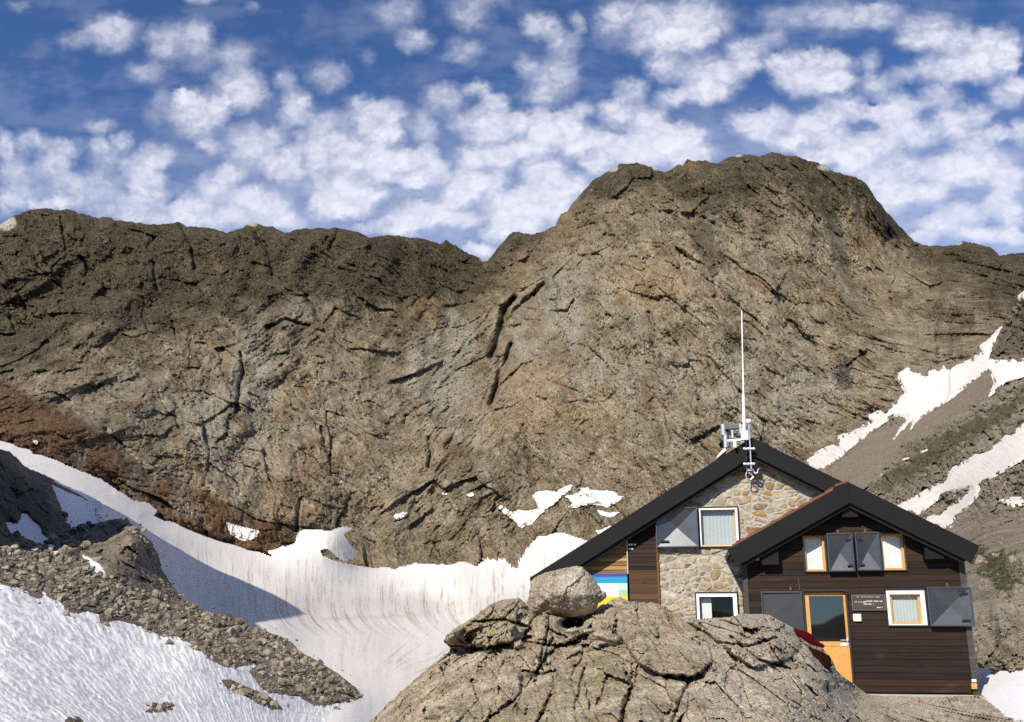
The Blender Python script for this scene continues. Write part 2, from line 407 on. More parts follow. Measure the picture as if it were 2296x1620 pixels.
gw = 6*fbm(Ug/30, Vg/18, 4, .6, seed=70)
gs = np.maximum(sdf(GLAC, Ug+gw*.6, Vg+gw, 60), -60)
gs = np.minimum(gs, -sdf([(713, 1232), (737, 1228), (760, 1248), (775, 1257), (800, 1250), (850, 1262), (905, 1264), (900, 1272), (840, 1277), (800, 1272), (770, 1266), (742, 1258), (720, 1249)], Ug+gw*.5, Vg+gw*.5, 60))
Dgl = Dg(Ug, Vg)
Pg = point(Ug, Vg, Dgl)
gx, gy, gz = Pg[..., 0], Pg[..., 1], Pg[..., 2]
# streaks run down the bank and bend round in the trough
bend = np.clip((Vg-1360)/70, 0, 1)**2
flow = Ug-60*bend+4*fbm(Ug/60, Vg/50, 3, seed=74)
s1 = fbm(flow/4.6, Vg/110, 4, .62, seed=71); s2 = fbm(flow/19, Vg/90, 3, .6, seed=72)
bank = sstep(1440, 1395, Vg-.02*(Ug-900))*sstep(380, 620, Ug+.9*(1300-Vg))
fan_a = np.arctan2(1575-Vg, Ug-770); fan_r = np.hypot(Ug-770, (Vg-1575))
arcn = fbm(fan_a*34+.8*fbm(Ug/60, Vg/40, 3, seed=79), fan_r/120, 4, .6, seed=73)
rimd = sstep(45, 8, gs)
trough = ell(930, 1470, 170, 60, Ug, Vg)*sstep(.02, .2, fan_a)
dirt = .8*sstep(-.10, .5, s1)*sstep(.0, .3, .25+s2)*np.clip(bank*1.1+.15, 0, 1)+.16*sstep(-.3, .5, s2)
dirt += .85*sstep(.12, .5, arcn)*trough+.12*sstep(1390, 1460, Vg)*sstep(760, 860, Ug)
band = np.exp(-((Vg-(1355-.00009*(Ug-950)**2+8*fbm(Ug/60, Vg/20, 2, seed=77)))/26)**2)*sstep(560, 700, Ug)
dirt += .22*band+.25*np.exp(-((Vg-1385+.04*(Ug-800)+6*s2)/5)**2)*sstep(640, 760, Ug)*sstep(1000, 900, Ug)
dirt += .5*np.exp(-(line_d([(60, 1046), (95, 1043), (125, 1044)], Ug, Vg)/3)**2)
dirt *= 1-.8*rimd
relief = 1.2*fbm(Ug/40, Vg/60, 3, .5, seed=75)+1.0*s1*bank+.9*fbm(gx/22, gy/40, 3, seed=76)*(1-bank)+1.6*trough*arcn*(Dgl/400)
lip = 5*np.exp(-(line_d([(262, 1107), (330, 1130), (348, 1144)], Ug, Vg, 30)/9)**2)
Pgl = point(Ug, Vg, Dgl-np.minimum(relief, 6)*(Dgl/600)-lip-6*sstep(0, 30, gs))
o = sheet('glacier', Pgl, gs > -2, dict(dirt=np.clip(dirt, 0, .9)), M_GLACIER)
tag(o, 'white glacier bowl streaked with dirt below the mountain wall', 'glacier', kind='structure')

PATCH = {
 'boat': ([(506, 1170), (540, 1181), (582, 1190), (576, 1204), (562, 1212), (540, 1212), (516, 1198)], 'boat-shaped white snow patch beside the rusty rock band left of the glacier bank'),
 'wing': ([(1117, 1138), (1124, 1134), (1150, 1150), (1162, 1143), (1182, 1146), (1207, 1140), (1202, 1126), (1193, 1112), (1203, 1104), (1222, 1100), (1250, 1103), (1262, 1092), (1284, 1087), (1280, 1098), (1258, 1114), (1245, 1128), (1216, 1150), (1190, 1176), (1166, 1185), (1158, 1172), (1132, 1153)], 'hook-shaped white snow patch with two wings low on the mountain wall'),
 'slab': ([(1266, 1114), (1290, 1108), (1304, 1100), (1300, 1094), (1318, 1093), (1322, 1099), (1352, 1101), (1379, 1102), (1386, 1112), (1399, 1113), (1380, 1130), (1360, 1138), (1340, 1132), (1312, 1133), (1284, 1140), (1274, 1137), (1283, 1130), (1276, 1119)], 'broad flat white snow patch above the left end of the hut roof'),
 'sliver': ([(1338, 1144), (1352, 1146), (1365, 1150), (1391, 1148), (1376, 1158), (1365, 1161), (1346, 1155)], 'thin snow sliver just below the broad flat snow patch'),
 'fleck': ([(880, 1156), (905, 1148), (916, 1151), (910, 1159), (890, 1166)], 'small snow fleck alone on brown rock left of the hooked patch'),
 'dot': ([(1042, 1109), (1058, 1105), (1067, 1109), (1056, 1115)], 'tiny snow dot on the wall up left of the hooked patch'),
 'speck': ([(74, 990), (80, 987), (86, 992), (80, 997)], 'tiny snow speck on the rusty rock band at far left'),
 'corner': ([(1336, 1190), (1352, 1186), (1372, 1178), (1368, 1192), (1345, 1204)], 'small snow patch touching the hut roof edge'),
 'crumb': ([(988, 1106), (997, 1104), (1006, 1108), (998, 1112)], 'faint snow crumb left of the tiny snow dot'),
}
for key, (poly, lab) in PATCH.items():
    A = np.array(poly, float)
    Us, Vs = uvgrid(A[:, 0].min()-12, A[:, 0].max()+12, A[:, 1].min()-12, A[:, 1].max()+12, 1.5)
    n = 3.2*fbm(Us/13, Vs/10, 3, .6, seed=80)
    sd = sdf(poly, Us+n, Vs+n, 12)
    # sit just proud of the rock surface sampled from the wall grid
    iu = np.clip(((Us-cu[0])/2.1).round().astype(int), 0, len(cu)-1)
    it = np.clip(((Vs-crest[iu])/(base_v-crest[iu])*(nt-1)).round().astype(int), 0, nt-1)
    rock = Dr[it, iu]
    Dp = rock.min()*.0+np.minimum(rock, Dw[it, iu]-12)-2.5-3*sstep(0, 8, sd)
    o = sheet('snow_patch', point(Us, Vs, Dp), sd > 0, dict(dirt=.35*sstep(.1, .5, fbm(Us/4, Vs/60, 3, seed=81))), M_GLACIER)
    tag(o, lab, 'snow patch', 'snow patches on the mountain wall', kind='structure')

# =================================================================== left: moraine, knoll, front snowfield
Dl = rbf([(-380, 800, 420), (0, 1010, 330), (60, 1055, 330), (130, 1110, 320), (235, 1142, 330), (150, 1180, 250), (0, 1190, 220), (100, 1230, 200), (300, 1180, 210), (350, 1250, 205), (200, 1230, 195), (280, 1300, 155), (230, 1260, 168),
          (0, 1313, 108), (150, 1366, 98), (380, 1310, 190), (413, 1345, 175), (330, 1420, 96), (440, 1440, 92), (573, 1411, 150), (660, 1455, 125), (520, 1494, 80), (760, 1513, 108), (810, 1566, 92), (700, 1580, 76), (600, 1580, 62),
          (-380, 1620, 22), (0, 1620, 26), (200, 1620, 31), (400, 1620, 40), (600, 1620, 52), (830, 1620, 72), (0, 1470, 50), (300, 1500, 62), (-380, 1250, 120), (-380, 1100, 190), (0, 1740, 15), (800, 1740, 34), (-380, 1740, 13), (950, 1600, 95)], 40)
LROCK = [(-390, 780), (0, 1010), (20, 1014), (41, 1034), (54, 1049), (88, 1062), (120, 1078), (150, 1093), (180, 1108), (213, 1131), (222, 1142), (210, 1153), (229, 1172), (260, 1166), (286, 1172), (314, 1196), (338, 1217), (352, 1243), (360, 1276), (385, 1317), (413, 1345),
         (442, 1366), (532, 1390), (573, 1411), (630, 1431), (655, 1444), (671, 1464), (712, 1485), (757, 1513), (798, 1546), (810, 1566), (777, 1575), (737, 1583), (704, 1579), (671, 1558), (614, 1550), (589, 1542), (561, 1505), (575, 1498), (614, 1486), (552, 1489), (507, 1493),
         (462, 1472), (434, 1456), (430, 1440), (389, 1429), (364, 1433), (327, 1419), (319, 1405), (262, 1386), (229, 1397), (221, 1374), (196, 1366), (176, 1374), (147, 1368), (143, 1350), (98, 1331), (82, 1339), (41, 1321), (0, 1312), (-390, 1230)]
ISL = [[(499, 1526), (516, 1526), (532, 1534), (560, 1545), (606, 1566), (630, 1589), (606, 1587), (565, 1571), (520, 1554)],
       [(327, 1595), (352, 1579), (368, 1571), (399, 1579), (385, 1591), (356, 1597)], [(143, 1625), (151, 1611), (176, 1609), (188, 1625)]]
LSNOW = [[(119, 1090), (150, 1106), (178, 1116), (215, 1135), (207, 1153), (221, 1172), (196, 1172), (176, 1174), (164, 1184), (147, 1178), (152, 1165), (139, 1140), (129, 1112)],
         [(16, 1174), (41, 1174), (49, 1153), (61, 1153), (70, 1165), (88, 1180), (94, 1198), (110, 1215), (94, 1219), (53, 1202), (25, 1194)],
         [(110, 1222), (125, 1228), (135, 1239), (122, 1240)], [(188, 1247), (213, 1260), (229, 1276), (239, 1292), (221, 1288), (209, 1272)]]
Ul, Vl = uvgrid(-390, 960, 780, 1750, 2.0)
n1 = fbm(Ul/16, Vl/11, 4, .65, seed=90)*7
rk = sdf(LROCK, Ul+n1, Vl+n1*.8, 60)
for p in ISL: rk = np.maximum(rk, sdf(p, Ul+n1*.6, Vl+n1*.5, 30))
for p in LSNOW: rk = np.minimum(rk, -sdf(p, Ul+n1*.5, Vl+n1*.5, 60))
Dl0 = Dl(Ul, Vl)
bw = sstep(730, 880, Ul)*sstep(1500, 1560, Vl); Dl0 = np.exp(np.log(Dl0)*(1-bw)+np.log(Dg(Ul, Vl))*bw)
Pl = point(Ul, Vl, Dl0); lx, ly, lz = Pl[..., 0], Pl[..., 1], Pl[..., 2]
sc = Dl0/100.
kn = np.maximum(sstep(0, 26, sdf([(205, 1175), (260, 1166), (300, 1190), (335, 1222), (358, 1280), (410, 1350), (330, 1345), (255, 1310), (215, 1270), (180, 1235)], Ul+n1, Vl+n1, 60)),
                sstep(0, 24, sdf([(-390, 800), (0, 1012), (50, 1050), (110, 1090), (150, 1180), (110, 1220), (0, 1200), (-390, 1150)], Ul+n1, Vl+n1, 60)))
wx = lx+2*fbm(lx/8, lz/8, 3, seed=91); wz = lz+2*fbm(lx/8, lz/8, 3, seed=92)
ku, kv = rot(Ul+n1, Vl+n1, 40); _, e1, _, c1 = cells(ku/46, kv/26, seed=2); _, e2, _, c2 = cells(ku/17, kv/10, seed=4); _, e3, _, c3 = cells(Ul/7, Vl/5, seed=6)
rd = -kn*(5.0-4*fbm(ku/70, kv/34, 5, .6, seed=93, ridged=True)-4.0*c1-1.8*c2-.7*c3-1.5*fbm(Ul/20, Vl/16, 4, .6, seed=89))+(1-kn)*(1.0*c2+.7*c3+1.6*fbm(lx/6, ly/9, 4, .6, seed=94))
Pk = point(Ul, Vl, Dl0+rd*sstep(-4, 14, rk)-1.0*sstep(-1, 8, rk)*sc)
o = sheet('moraine', Pk, rk > -1, dict(dark=sstep(.2, .6, ell(30, 1110, 150, 110, Ul, Vl)*(1+.5*n1/7))*.8*kn), M_LEFT)  # the shaded rib's darkness is also painted into its rock colour
tag(o, 'rocky moraine ridge of brown rubble between the two snowfields', 'moraine', kind='structure')
# sun-cupped snow in front
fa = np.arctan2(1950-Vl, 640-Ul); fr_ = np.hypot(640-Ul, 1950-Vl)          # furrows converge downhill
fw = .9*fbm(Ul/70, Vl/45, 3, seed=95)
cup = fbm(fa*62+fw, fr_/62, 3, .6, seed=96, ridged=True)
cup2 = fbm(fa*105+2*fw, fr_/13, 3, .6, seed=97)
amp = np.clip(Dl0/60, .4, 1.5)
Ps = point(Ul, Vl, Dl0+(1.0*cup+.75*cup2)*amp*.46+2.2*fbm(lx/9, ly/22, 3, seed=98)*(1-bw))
furrow_dirt_shade = np.clip(.8*sstep(.15, .66, cup)*sstep(-.3, .25, cup2+.15)+.3*sstep(.2, .6, cup2)+.03+.5*ell(600, 1540, 150, 50, Ul, Vl)*sstep(.1, .5, fbm(lx/.5, ly/2, 3, seed=99)), 0, .85)  # grey lines: some dirt, plus ripple shading put into the colour
front = (rk < 5) & ((Vl > 1290) | (np.maximum.reduce([sdf(p, Ul, Vl, 60) for p in LSNOW]) > -14))
sdf_front = Vl > np.interp(Ul, [-390, 0, 360, 570, 660, 800, 830, 960], [1200, 1290, 1400, 1470, 1470, 1545, 1568, 1580])
lsn = np.maximum.reduce([sdf(p, Ul, Vl, 60) for p in LSNOW]) > -12
Ps[lsn & ~sdf_front] = point(Ul, Vl, Dl0-.6)[lsn & ~sdf_front]
o = sheet('snowfield', Ps, (rk < 6) & (sdf_front | lsn), dict(dirt=np.where(sdf_front, furrow_dirt_shade, .1)), M_SNOW)
tag(o, 'rippled white snowfield in front of the moraine', 'snowfield', kind='structure')

def Dsurf(P_, U_, V_):
    """nearest grid vertex lookup on a uv sheet"""
    u0, v0, st = U_[0, 0], V_[0, 0], U_[0, 1]-U_[0, 0]
    def f(u, v):
        return P_[int(np.clip(round((v-v0)/st), 0, P_.shape[0]-1)), int(np.clip(round((u-u0)/st), 0, P_.shape[1]-1))]
    return f
moraine_at = Dsurf(Pk, Ul, Vl); moraine_mask = Dsurf(rk[..., None], Ul, Vl); knoll_mask = Dsurf(kn[..., None], Ul, Vl)

# =================================================================== right-hand slope behind the hut
SC1 = [(1800, 1046), (1807, 1033), (1834, 1010), (1875, 994), (1879, 977), (1908, 969), (1937, 952), (1949, 944), (1947, 930), (1982, 917), (2007, 899), (2028, 882), (2015, 857), (2013, 837), (2036, 824), (2071, 837), (2108, 824), (2119, 814),
       (2131, 826), (2168, 808), (2199, 791), (2197, 773), (2214, 764), (2234, 742), (2252, 724), (2236, 754), (2217, 804), (2239, 808), (2296, 803), (2700, 760), (2700, 800), (2296, 845), (2255, 857), (2234, 878), (2214, 895), (2228, 857), (2218, 833), (2189, 849), (2135, 895), (2094, 919),
       (2065, 936), (2040, 969), (2044, 944), (2011, 978), (1986, 1006), (2011, 972), (2032, 936), (2003, 936), (1953, 969), (1908, 1006), (1846, 1057)]
SC2 = [(2005, 1142), (2013, 1134), (2106, 1081), (2135, 1048), (2197, 1014), (2239, 994), (2259, 969), (2264, 974), (2296, 948), (2700, 700), (2700, 800), (2296, 1031), (2255, 1056), (2197, 1089), (2199, 1108), (2176, 1134), (2143, 1163), (2123, 1188), (2060, 1168), (2114, 1147), (2176, 1097), (2119, 1110), (2060, 1156)]
SC3 = [(2237, 1122), (2255, 1116), (2296, 1113), (2400, 1105), (2400, 1140), (2296, 1134), (2265, 1140), (2258, 1130)]
SC4 = [(2011, 1036), (2040, 1022), (2083, 1005), (2078, 1012), (2040, 1029)]
SC5 = [(2281, 664), (2296, 653), (2330, 625), (2320, 650), (2296, 672), (2284, 678)]
SC6 = [(2150, 1490), (2185, 1494), (2230, 1506), (2262, 1504), (2296, 1496), (2420, 1480), (2420, 1700), (2150, 1700)]
GRASS = [(1925, 1095), (2040, 1000), (2110, 960), (2180, 915), (2240, 890), (2296, 850), (2700, 700), (2700, 760), (2296, 930), (2240, 985), (2180, 1000), (2120, 1040), (2060, 1090), (1990, 1125)]
RTOP = [(1690, 1400), (1700, 1200), (1760, 1085), (1800, 1040), (1834, 1012), (1908, 970), (1949, 944), (1982, 917), (2010, 897), (2020, 850), (2040, 826), (2119, 818), (2168, 808), (2199, 785), (2214, 764), (2234, 742), (2252, 724), (2284, 676), (2296, 656), (2360, 580), (2700, 380), (2700, 1720), (1690, 1720)]
Dq = rbf([(1700, 1200, 560), (1807, 1033, 680), (1949, 944, 680), (2020, 850, 720), (2168, 808, 690), (2252, 724, 700), (2296, 660, 680), (2690, 400, 620), (2296, 805, 560), (2217, 830, 570), (2090, 930, 570), (1900, 1060, 540),
          (2296, 860, 480), (2130, 990, 460), (1960, 1110, 450), (2020, 1140, 400), (2140, 1060, 400), (2290, 960, 380), (2296, 1040, 320), (2130, 1180, 330), (2250, 1120, 300), (2296, 1160, 260), (2190, 1230, 190), (2296, 1230, 140), (2180, 1290, 110), (2250, 1315, 66), (2210, 1350, 50),
          (2190, 1400, 36), (2296, 1380, 36), (2240, 1490, 24.5), (2296, 1498, 22.5), (2180, 1500, 26), (2296, 1590, 17), (2200, 1560, 21), (2180, 1640, 18), (2400, 1640, 15), (1700, 1400, 160), (1950, 1300, 220), (1700, 1650, 30), (1950, 1600, 28), (2690, 1200, 150), (2690, 900, 260), (2690, 1500, 22), (2690, 650, 420)], 30)
Ur, Vr = uvgrid(1690, 2690, 380, 1715, 1.6)
n2 = fbm(Ur/20, Vr/15, 4, .6, seed=100)*6
top = sdf(RTOP, Ur+n2*.5, Vr+n2*.5, 60)
sn = np.maximum.reduce([sdf(p, Ur+n2*.4, Vr+n2*.3, 40) for p in (SC1, SC2, SC3, SC4, SC5, SC6)])
sn = sn-np.maximum(0, 4.5*sstep(.25, .7, fbm((Ur+Vr*.9)/70, (Vr-Ur*.9)/5., 3, .6, seed=101))*sstep(14, 2, np.abs(sn))*(Vr < 1250))
Dq0 = Dq(Ur, Vr); Pq = point(Ur, Vr, Dq0); qx, qy, qz = Pq[..., 0], Pq[..., 1], Pq[..., 2]
ss = Dq0/100.
gr = sstep(-6, 20, sdf(GRASS, Ur+2*n2, Vr+2*n2, 60)-12+28*fbm(Ur/28, Vr/20, 4, .6, seed=102))
gr = np.maximum(gr, sstep(.1, .4, fbm(Ur/26, Vr/16, 4, .6, seed=103)+1.1*ell(2250, 1275, 60, 45, Ur, Vr)+.6*ell(2190, 1240, 40, 30, Ur, Vr)+.5*ell(2270, 1320, 40, 40, Ur, Vr)-.42)*(Vr > 1180)*(Vr < 1370))
gr = np.maximum(gr, .9*sstep(.12, .4, fbm(Ur/30, Vr/24, 4, .6, seed=104)+.4*ell(2100, 1000, 130, 30, Ur, Vr)-.1)*(Vr < 1130)*sstep(0, 30, sdf(GRASS, Ur, Vr, 60)+25))
tal = sstep(-10, 14, sdf([(1790, 1060), (1850, 1055), (1953, 965), (2100, 915), (2190, 845), (2225, 830), (2214, 895), (2170, 920), (2040, 1000), (1950, 1080), (1900, 1140), (1750, 1200)], Ur+n2, Vr+n2, 60))
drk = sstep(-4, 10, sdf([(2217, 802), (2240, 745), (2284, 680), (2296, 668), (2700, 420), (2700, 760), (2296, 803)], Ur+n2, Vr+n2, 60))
w1 = qx+.06*Dq0*fbm(qx/(.09*220), qz/(20), 3, seed=105)
def rel(s, deg, ax, az, seed):
    a, b = rot(Ur, Vr, deg); return cells(a/ax+s, b/az, seed)[3]
rr = .017*rel(0, 60, 34, 24, 1)+.011*rel(3, 70, 17, 10, 2)+.009*cells(Ur/7, Vr/5.5, 3)[3]+.014*fbm(Ur/30, Vr/24, 5, .62, seed=106)
rr = rr*(1-.93*tal)*(1-.55*gr)
slabs = sstep(1330, 1370, Vr)
# big rounded slabs beside the hut
BL = [([(2160, 1350), (2200, 1345), (2218, 1400), (2222, 1470), (2205, 1500), (2150, 1500)], .9), ([(2225, 1492), (2238, 1455), (2262, 1425), (2296, 1408), (2420, 1400), (2420, 1500), (2296, 1500), (2262, 1508)], 1.3),
      ([(2228, 1330), (2250, 1325), (2270, 1350), (2268, 1410), (2248, 1428), (2236, 1390)], .8), ([(2272, 1320), (2330, 1310), (2400, 1390), (2300, 1400), (2276, 1390)], .9), ([(2250, 1250), (2296, 1235), (2350, 1290), (2296, 1310), (2262, 1290)], 1.6)]
bsum = np.zeros_like(Ur); bmask = np.zeros_like(Ur)
for p, h in BL:
    s = sdf(p, Ur+n2*.8, Vr+n2*.8, 60); bsum = np.maximum(bsum, h*np.sqrt(np.clip(s/34, 0, 1))*(s > 0)); bmask = np.maximum(bmask, sstep(-2, 4, s))
rd = rr*Dq0-bsum+slabs*(.25*fbm(qx/.35, qz/1.6, 4, .6, seed=107, ridged=True)+.22*rel(0, 80, 30, 12, 5))
Pr = point(Ur, Vr, Dq0+rd)
bk = sstep(.45, .75, .95*ell(2238, 1410, 9, 75, Ur+n2, Vr)+.8*ell(2213, 1480, 12, 30, Ur+n2*.5, Vr)+.7*ell(2222, 1380, 5, 60, Ur+n2, Vr))*(bmask < .6)
top_r = top
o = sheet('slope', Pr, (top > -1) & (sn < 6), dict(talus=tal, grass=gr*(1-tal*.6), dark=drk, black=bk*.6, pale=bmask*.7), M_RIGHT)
tag(o, 'brown talus slope with grassy rock ribs rising behind the hut', 'slope', kind='structure')
rdirt = .30*sstep(.0, .5, fbm((Ur+Vr*.75)/60, (Vr-Ur*.75)/4, 4, .6, seed=108))*(Vr < 1300)+.10+.16*(Vr > 940)*(Vr < 1250)+.12*sstep(.2, .5, fbm(Ur/10, Vr/8, 3, seed=109))
rdirt += .6*np.exp(-(line_d([(2131, 826), (2128, 850), (2130, 880), (2118, 905)], Ur, Vr)/2.2)**2)
Psn = point(Ur, Vr, Dq0-.010*Dq0*sstep(-1, 10, sn)*sstep(100, 200, Dq0)-(Dq0 < 120)*.25+.0012*Dq0*fbm(Ur/14, Vr/9, 3, seed=110))
for q, nm, lab in ((SC1, 'snow_couloir', 'white snow couloir climbing the right side under the mountain wall'), (SC2, 'snow_couloir', 'grey-white snow tongue crossing the right slope above the hut roof'),
                   (SC3, 'snow_patch', 'small snow patch at the right edge below the snow tongue'), (SC4, 'snow_patch', 'thin snow strip on the talus between the two couloirs'),
                   (SC5, 'snow_patch', 'tiny high snow patch at the right edge above the dark rib'), (SC6, 'snowfield', 'white snow patch on the ground beside the right corner of the hut')):
    own = sdf(q, Ur, Vr, 40) > -25
    o = sheet(nm, Psn, (sn > 0) & own, dict(dirt=np.clip(rdirt, 0, .8)), M_GLACIER if nm != 'snowfield' else M_SNOW)
    tag(o, lab, 'snow patch' if nm != 'snowfield' else 'snowfield', kind='structure')
slope_at = Dsurf(Pr, Ur, Vr)
# =================================================================== foreground outcrop
OTOP = [(700, 1760), (832, 1618), (852, 1600), (880, 1570), (905, 1548), (950, 1510), (985, 1480), (1008, 1462), (1012, 1452), (998, 1440), (1003, 1426), (1030, 1405), (1060, 1388), (1085, 1368), (1110, 1352), (1140, 1344), (1165, 1344), (1187, 1362), (1230, 1375), (1280, 1385), (1330, 1370), (1362, 1354), (1372, 1347), (1390, 1341), (1400, 1345), (1410, 1352), (1440, 1352), (1465, 1354), (1492, 1362), (1520, 1384), (1560, 1392), (1600, 1388), (1640, 1386), (1660, 1378), (1700, 1378), (1722, 1380),
        (1750, 1396), (1775, 1408), (1800, 1428), (1820, 1436), (1838, 1448), (1850, 1465), (1866, 1484), (1874, 1505), (1890, 1520), (1920, 1540), (1942, 1558), (1975, 1562), (2080, 1566), (2185, 1562), (2200, 1560), (2230, 1580), (2262, 1592), (2300, 1612), (2500, 1680), (2700, 1740), (2700, 2100), (700, 2100)]
Do = rbf([(830, 1620, 14.5), (905, 1548, 15.5), (1010, 1455, 16.5), (1000, 1435, 15.6), (1085, 1368, 17), (1165, 1344, 17.6), (1290, 1385, 17.4), (1385, 1342, 18.2), (1440, 1352, 17.6), (1520, 1384, 16.5), (1600, 1388, 15.6), (1700, 1380, 15.), (1775, 1408, 15.2), (1850, 1465, 15.8), (1890, 1520, 17), (1942, 1556, 20.6), (2080, 1562, 20.5), (2190, 1558, 20.3), (2262, 1592, 17.5),
          (1100, 1460, 14.6), (1180, 1430, 15.2), (1200, 1530, 12), (1000, 1540, 13.4), (1000, 1620, 10.4), (1200, 1620, 9.0), (1300, 1440, 14.8), (1360, 1450, 14.0), (1450, 1450, 12.8), (1400, 1540, 10.6), (1600, 1480, 11.4), (1600, 1560, 9.6), (1400, 1620, 8.3), (1700, 1620, 8.6), (1750, 1500, 11.6), (1850, 1540, 12.5), (1950, 1600, 15.5), (2100, 1600, 17.3), (2250, 1620, 15.6), (2000, 1640, 13.2),
          (1200, 1800, 5.6), (1700, 1800, 5.6), (2200, 1800, 7), (700, 1800, 7.5), (1200, 2090, 3.2), (1800, 2090, 3.2), (2690, 1800, 9), (2690, 2090, 4), (700, 2090, 4)], 30)
Uo, Vo = uvgrid(705, 2690, 1335, 2090, 1.45)
n3 = fbm(Uo/14, Vo/12, 4, .6, seed=120)*5
top = sdf(OTOP, Uo+n3*.55, Vo+n3*.55, 40)
Do0 = Do(Uo, Vo); Po = point(Uo, Vo, Do0); ox, oy, oz = Po[..., 0], Po[..., 1], Po[..., 2]
BLK = [([(998, 1440), (1003, 1424), (1060, 1384), (1110, 1348), (1165, 1342), (1192, 1366), (1210, 1385), (1185, 1412), (1150, 1440), (1100, 1452), (1050, 1460), (1010, 1456)], .85, 20),
       ([(1185, 1385), (1225, 1376), (1290, 1390), (1330, 1396), (1318, 1420), (1290, 1436), (1250, 1452), (1225, 1470), (1205, 1500), (1190, 1470), (1196, 1430)], .7, 22),
       ([(830, 1640), (860, 1590), (950, 1508), (1020, 1462), (1085, 1462), (1140, 1478), (1170, 1512), (1165, 1560), (1110, 1600), (1040, 1660), (830, 1720)], .8, 50),
       ([(1250, 1510), (1300, 1492), (1350, 1490), (1400, 1505), (1418, 1535), (1400, 1590), (1390, 1660), (1240, 1720), (1190, 1660), (1235, 1560)], .7, 44),
       ([(1180, 1540), (1240, 1510), (1245, 1560), (1205, 1620), (1180, 1700), (1080, 1700), (1120, 1610)], .5, 30),
       ([(1370, 1372), (1410, 1352), (1470, 1352), (1520, 1382), (1580, 1420), (1600, 1480), (1560, 1520), (1480, 1515), (1430, 1490), (1395, 1440), (1360, 1402)], .75, 46),
       ([(1530, 1392), (1600, 1386), (1660, 1376), (1730, 1378), (1790, 1410), (1795, 1450), (1770, 1480), (1690, 1500), (1640, 1470), (1590, 1425)], .7, 40),
       ([(1420, 1530), (1480, 1515), (1540, 1530), (1550, 1590), (1500, 1640), (1410, 1650), (1400, 1600)], .5, 30),
       ([(1550, 1530), (1640, 1490), (1720, 1510), (1800, 1500), (1860, 1560), (1900, 1620), (1850, 1700), (1540, 1720), (1520, 1640)], .8, 60),
       ([(1795, 1455), (1815, 1447), (1822, 1465), (1835, 1500), (1860, 1525), (1845, 1555), (1800, 1525), (1785, 1490)], .45, 18),
       ([(1860, 1530), (1900, 1532), (1945, 1560), (1990, 1590), (2000, 1660), (1900, 1680), (1870, 1600)], .5, 30),
       ([(1380, 1412), (1390, 1408), (1400, 1430), (1372, 1440), (1340, 1455), (1300, 1465), (1260, 1480), (1300, 1440)], .25, 10)]
bl = np.zeros_like(Uo); edge = np.full(Uo.shape, 99.)
rgb = np.random.RandomState(21)
for p, h, w in BLK:
    s = sdf(p, Uo+n3, Vo+n3, 90); A = np.array(p, float).mean(0); ta, tb = rgb.uniform(-.28, .28, 2)
    hh = h*(.62*np.clip(s/5, 0, 1)**.6+.38*np.sqrt(np.clip(s/w, 0, 1)))+(ta*(Uo-A[0])+tb*(Vo-A[1]))/100*np.clip(s/5, 0, 1)
    bl = np.where(s > 0, np.maximum(bl, hh), bl); edge = np.minimum(edge, np.abs(s))
sg = Do0/14.
dipw = sstep(1180, 1060, Uo+.4*(Vo-1450))                     # left slab: strata run down to the left
wx = ox+.18*fbm(ox/.9, oz/.9, 3, seed=121); wz = oz+.18*fbm(ox/.9, oz/.9, 3, seed=122)
def strat(deg, ax, az, seed, o=4):
    a, b = rot(wx, wz, deg); return fbm(a/ax, b/az, o, .6, seed=seed, ridged=True)
def slab(deg, ax, az, seed):
    a, b = rot(wx, wz, deg); f1, e, r, c = cells(a/ax, b/az, seed); return c, np.exp(-(e/.06)**2)
c1, g1 = slab(38, 1.1, .30, 2); c2, g2 = slab(70, 1.2, .42, 3); c3, g3 = slab(38, .34, .11, 5); c4, g4 = slab(72, .42, .17, 6)
_, e5, _, c5 = cells(ox/.11, oz/.085, 9)
zone_r = sstep(1480, 1640, Uo)
rel_ = dipw*(.26*strat(36, 1.5, .16, 123)+.22*c1+.12*g1+.10*c3+.05*g3)+(1-dipw)*((1-.55*zone_r)*(.22*strat(66, 1.6, .30, 124)+.22*c2+.13*g2+.10*c4+.05*g4)+zone_r*(.13*strat(60, .9, .3, 126)+.24*slab(40, .8, .34, 8)[0]+.12*slab(40, .8, .34, 8)[1]*(n3 > -1)+.12*slab(-50, .3, .14, 10)[0]+.05*slab(20, .19, .10, 12)[1]))
qa, qb = rot(Uo+2.2*n3, Vo+2.2*n3, 58)
_, qe, qr, qf = cells(qa/82, qb/44, 14); _, qe2, _, qf2 = cells(qa/30, qb/17, 15)
gq = sstep(-.1, .2, fbm(Uo/50, Vo/40, 3, seed=128))
rel_ = rel_+.40*qf+.13*gq*np.exp(-(qe/.04)**2)+.15*qf2+.07*sstep(.0, .25, fbm(Uo/30, Vo/24, 3, seed=129))*np.exp(-(qe2/.07)**2)
rel_ = rel_+.05*c5+.14*fbm(ox/.45, oz/.4, 5, .62, seed=125)+.022*fbm(ox/.07, oz/.06, 3, .65, seed=127)
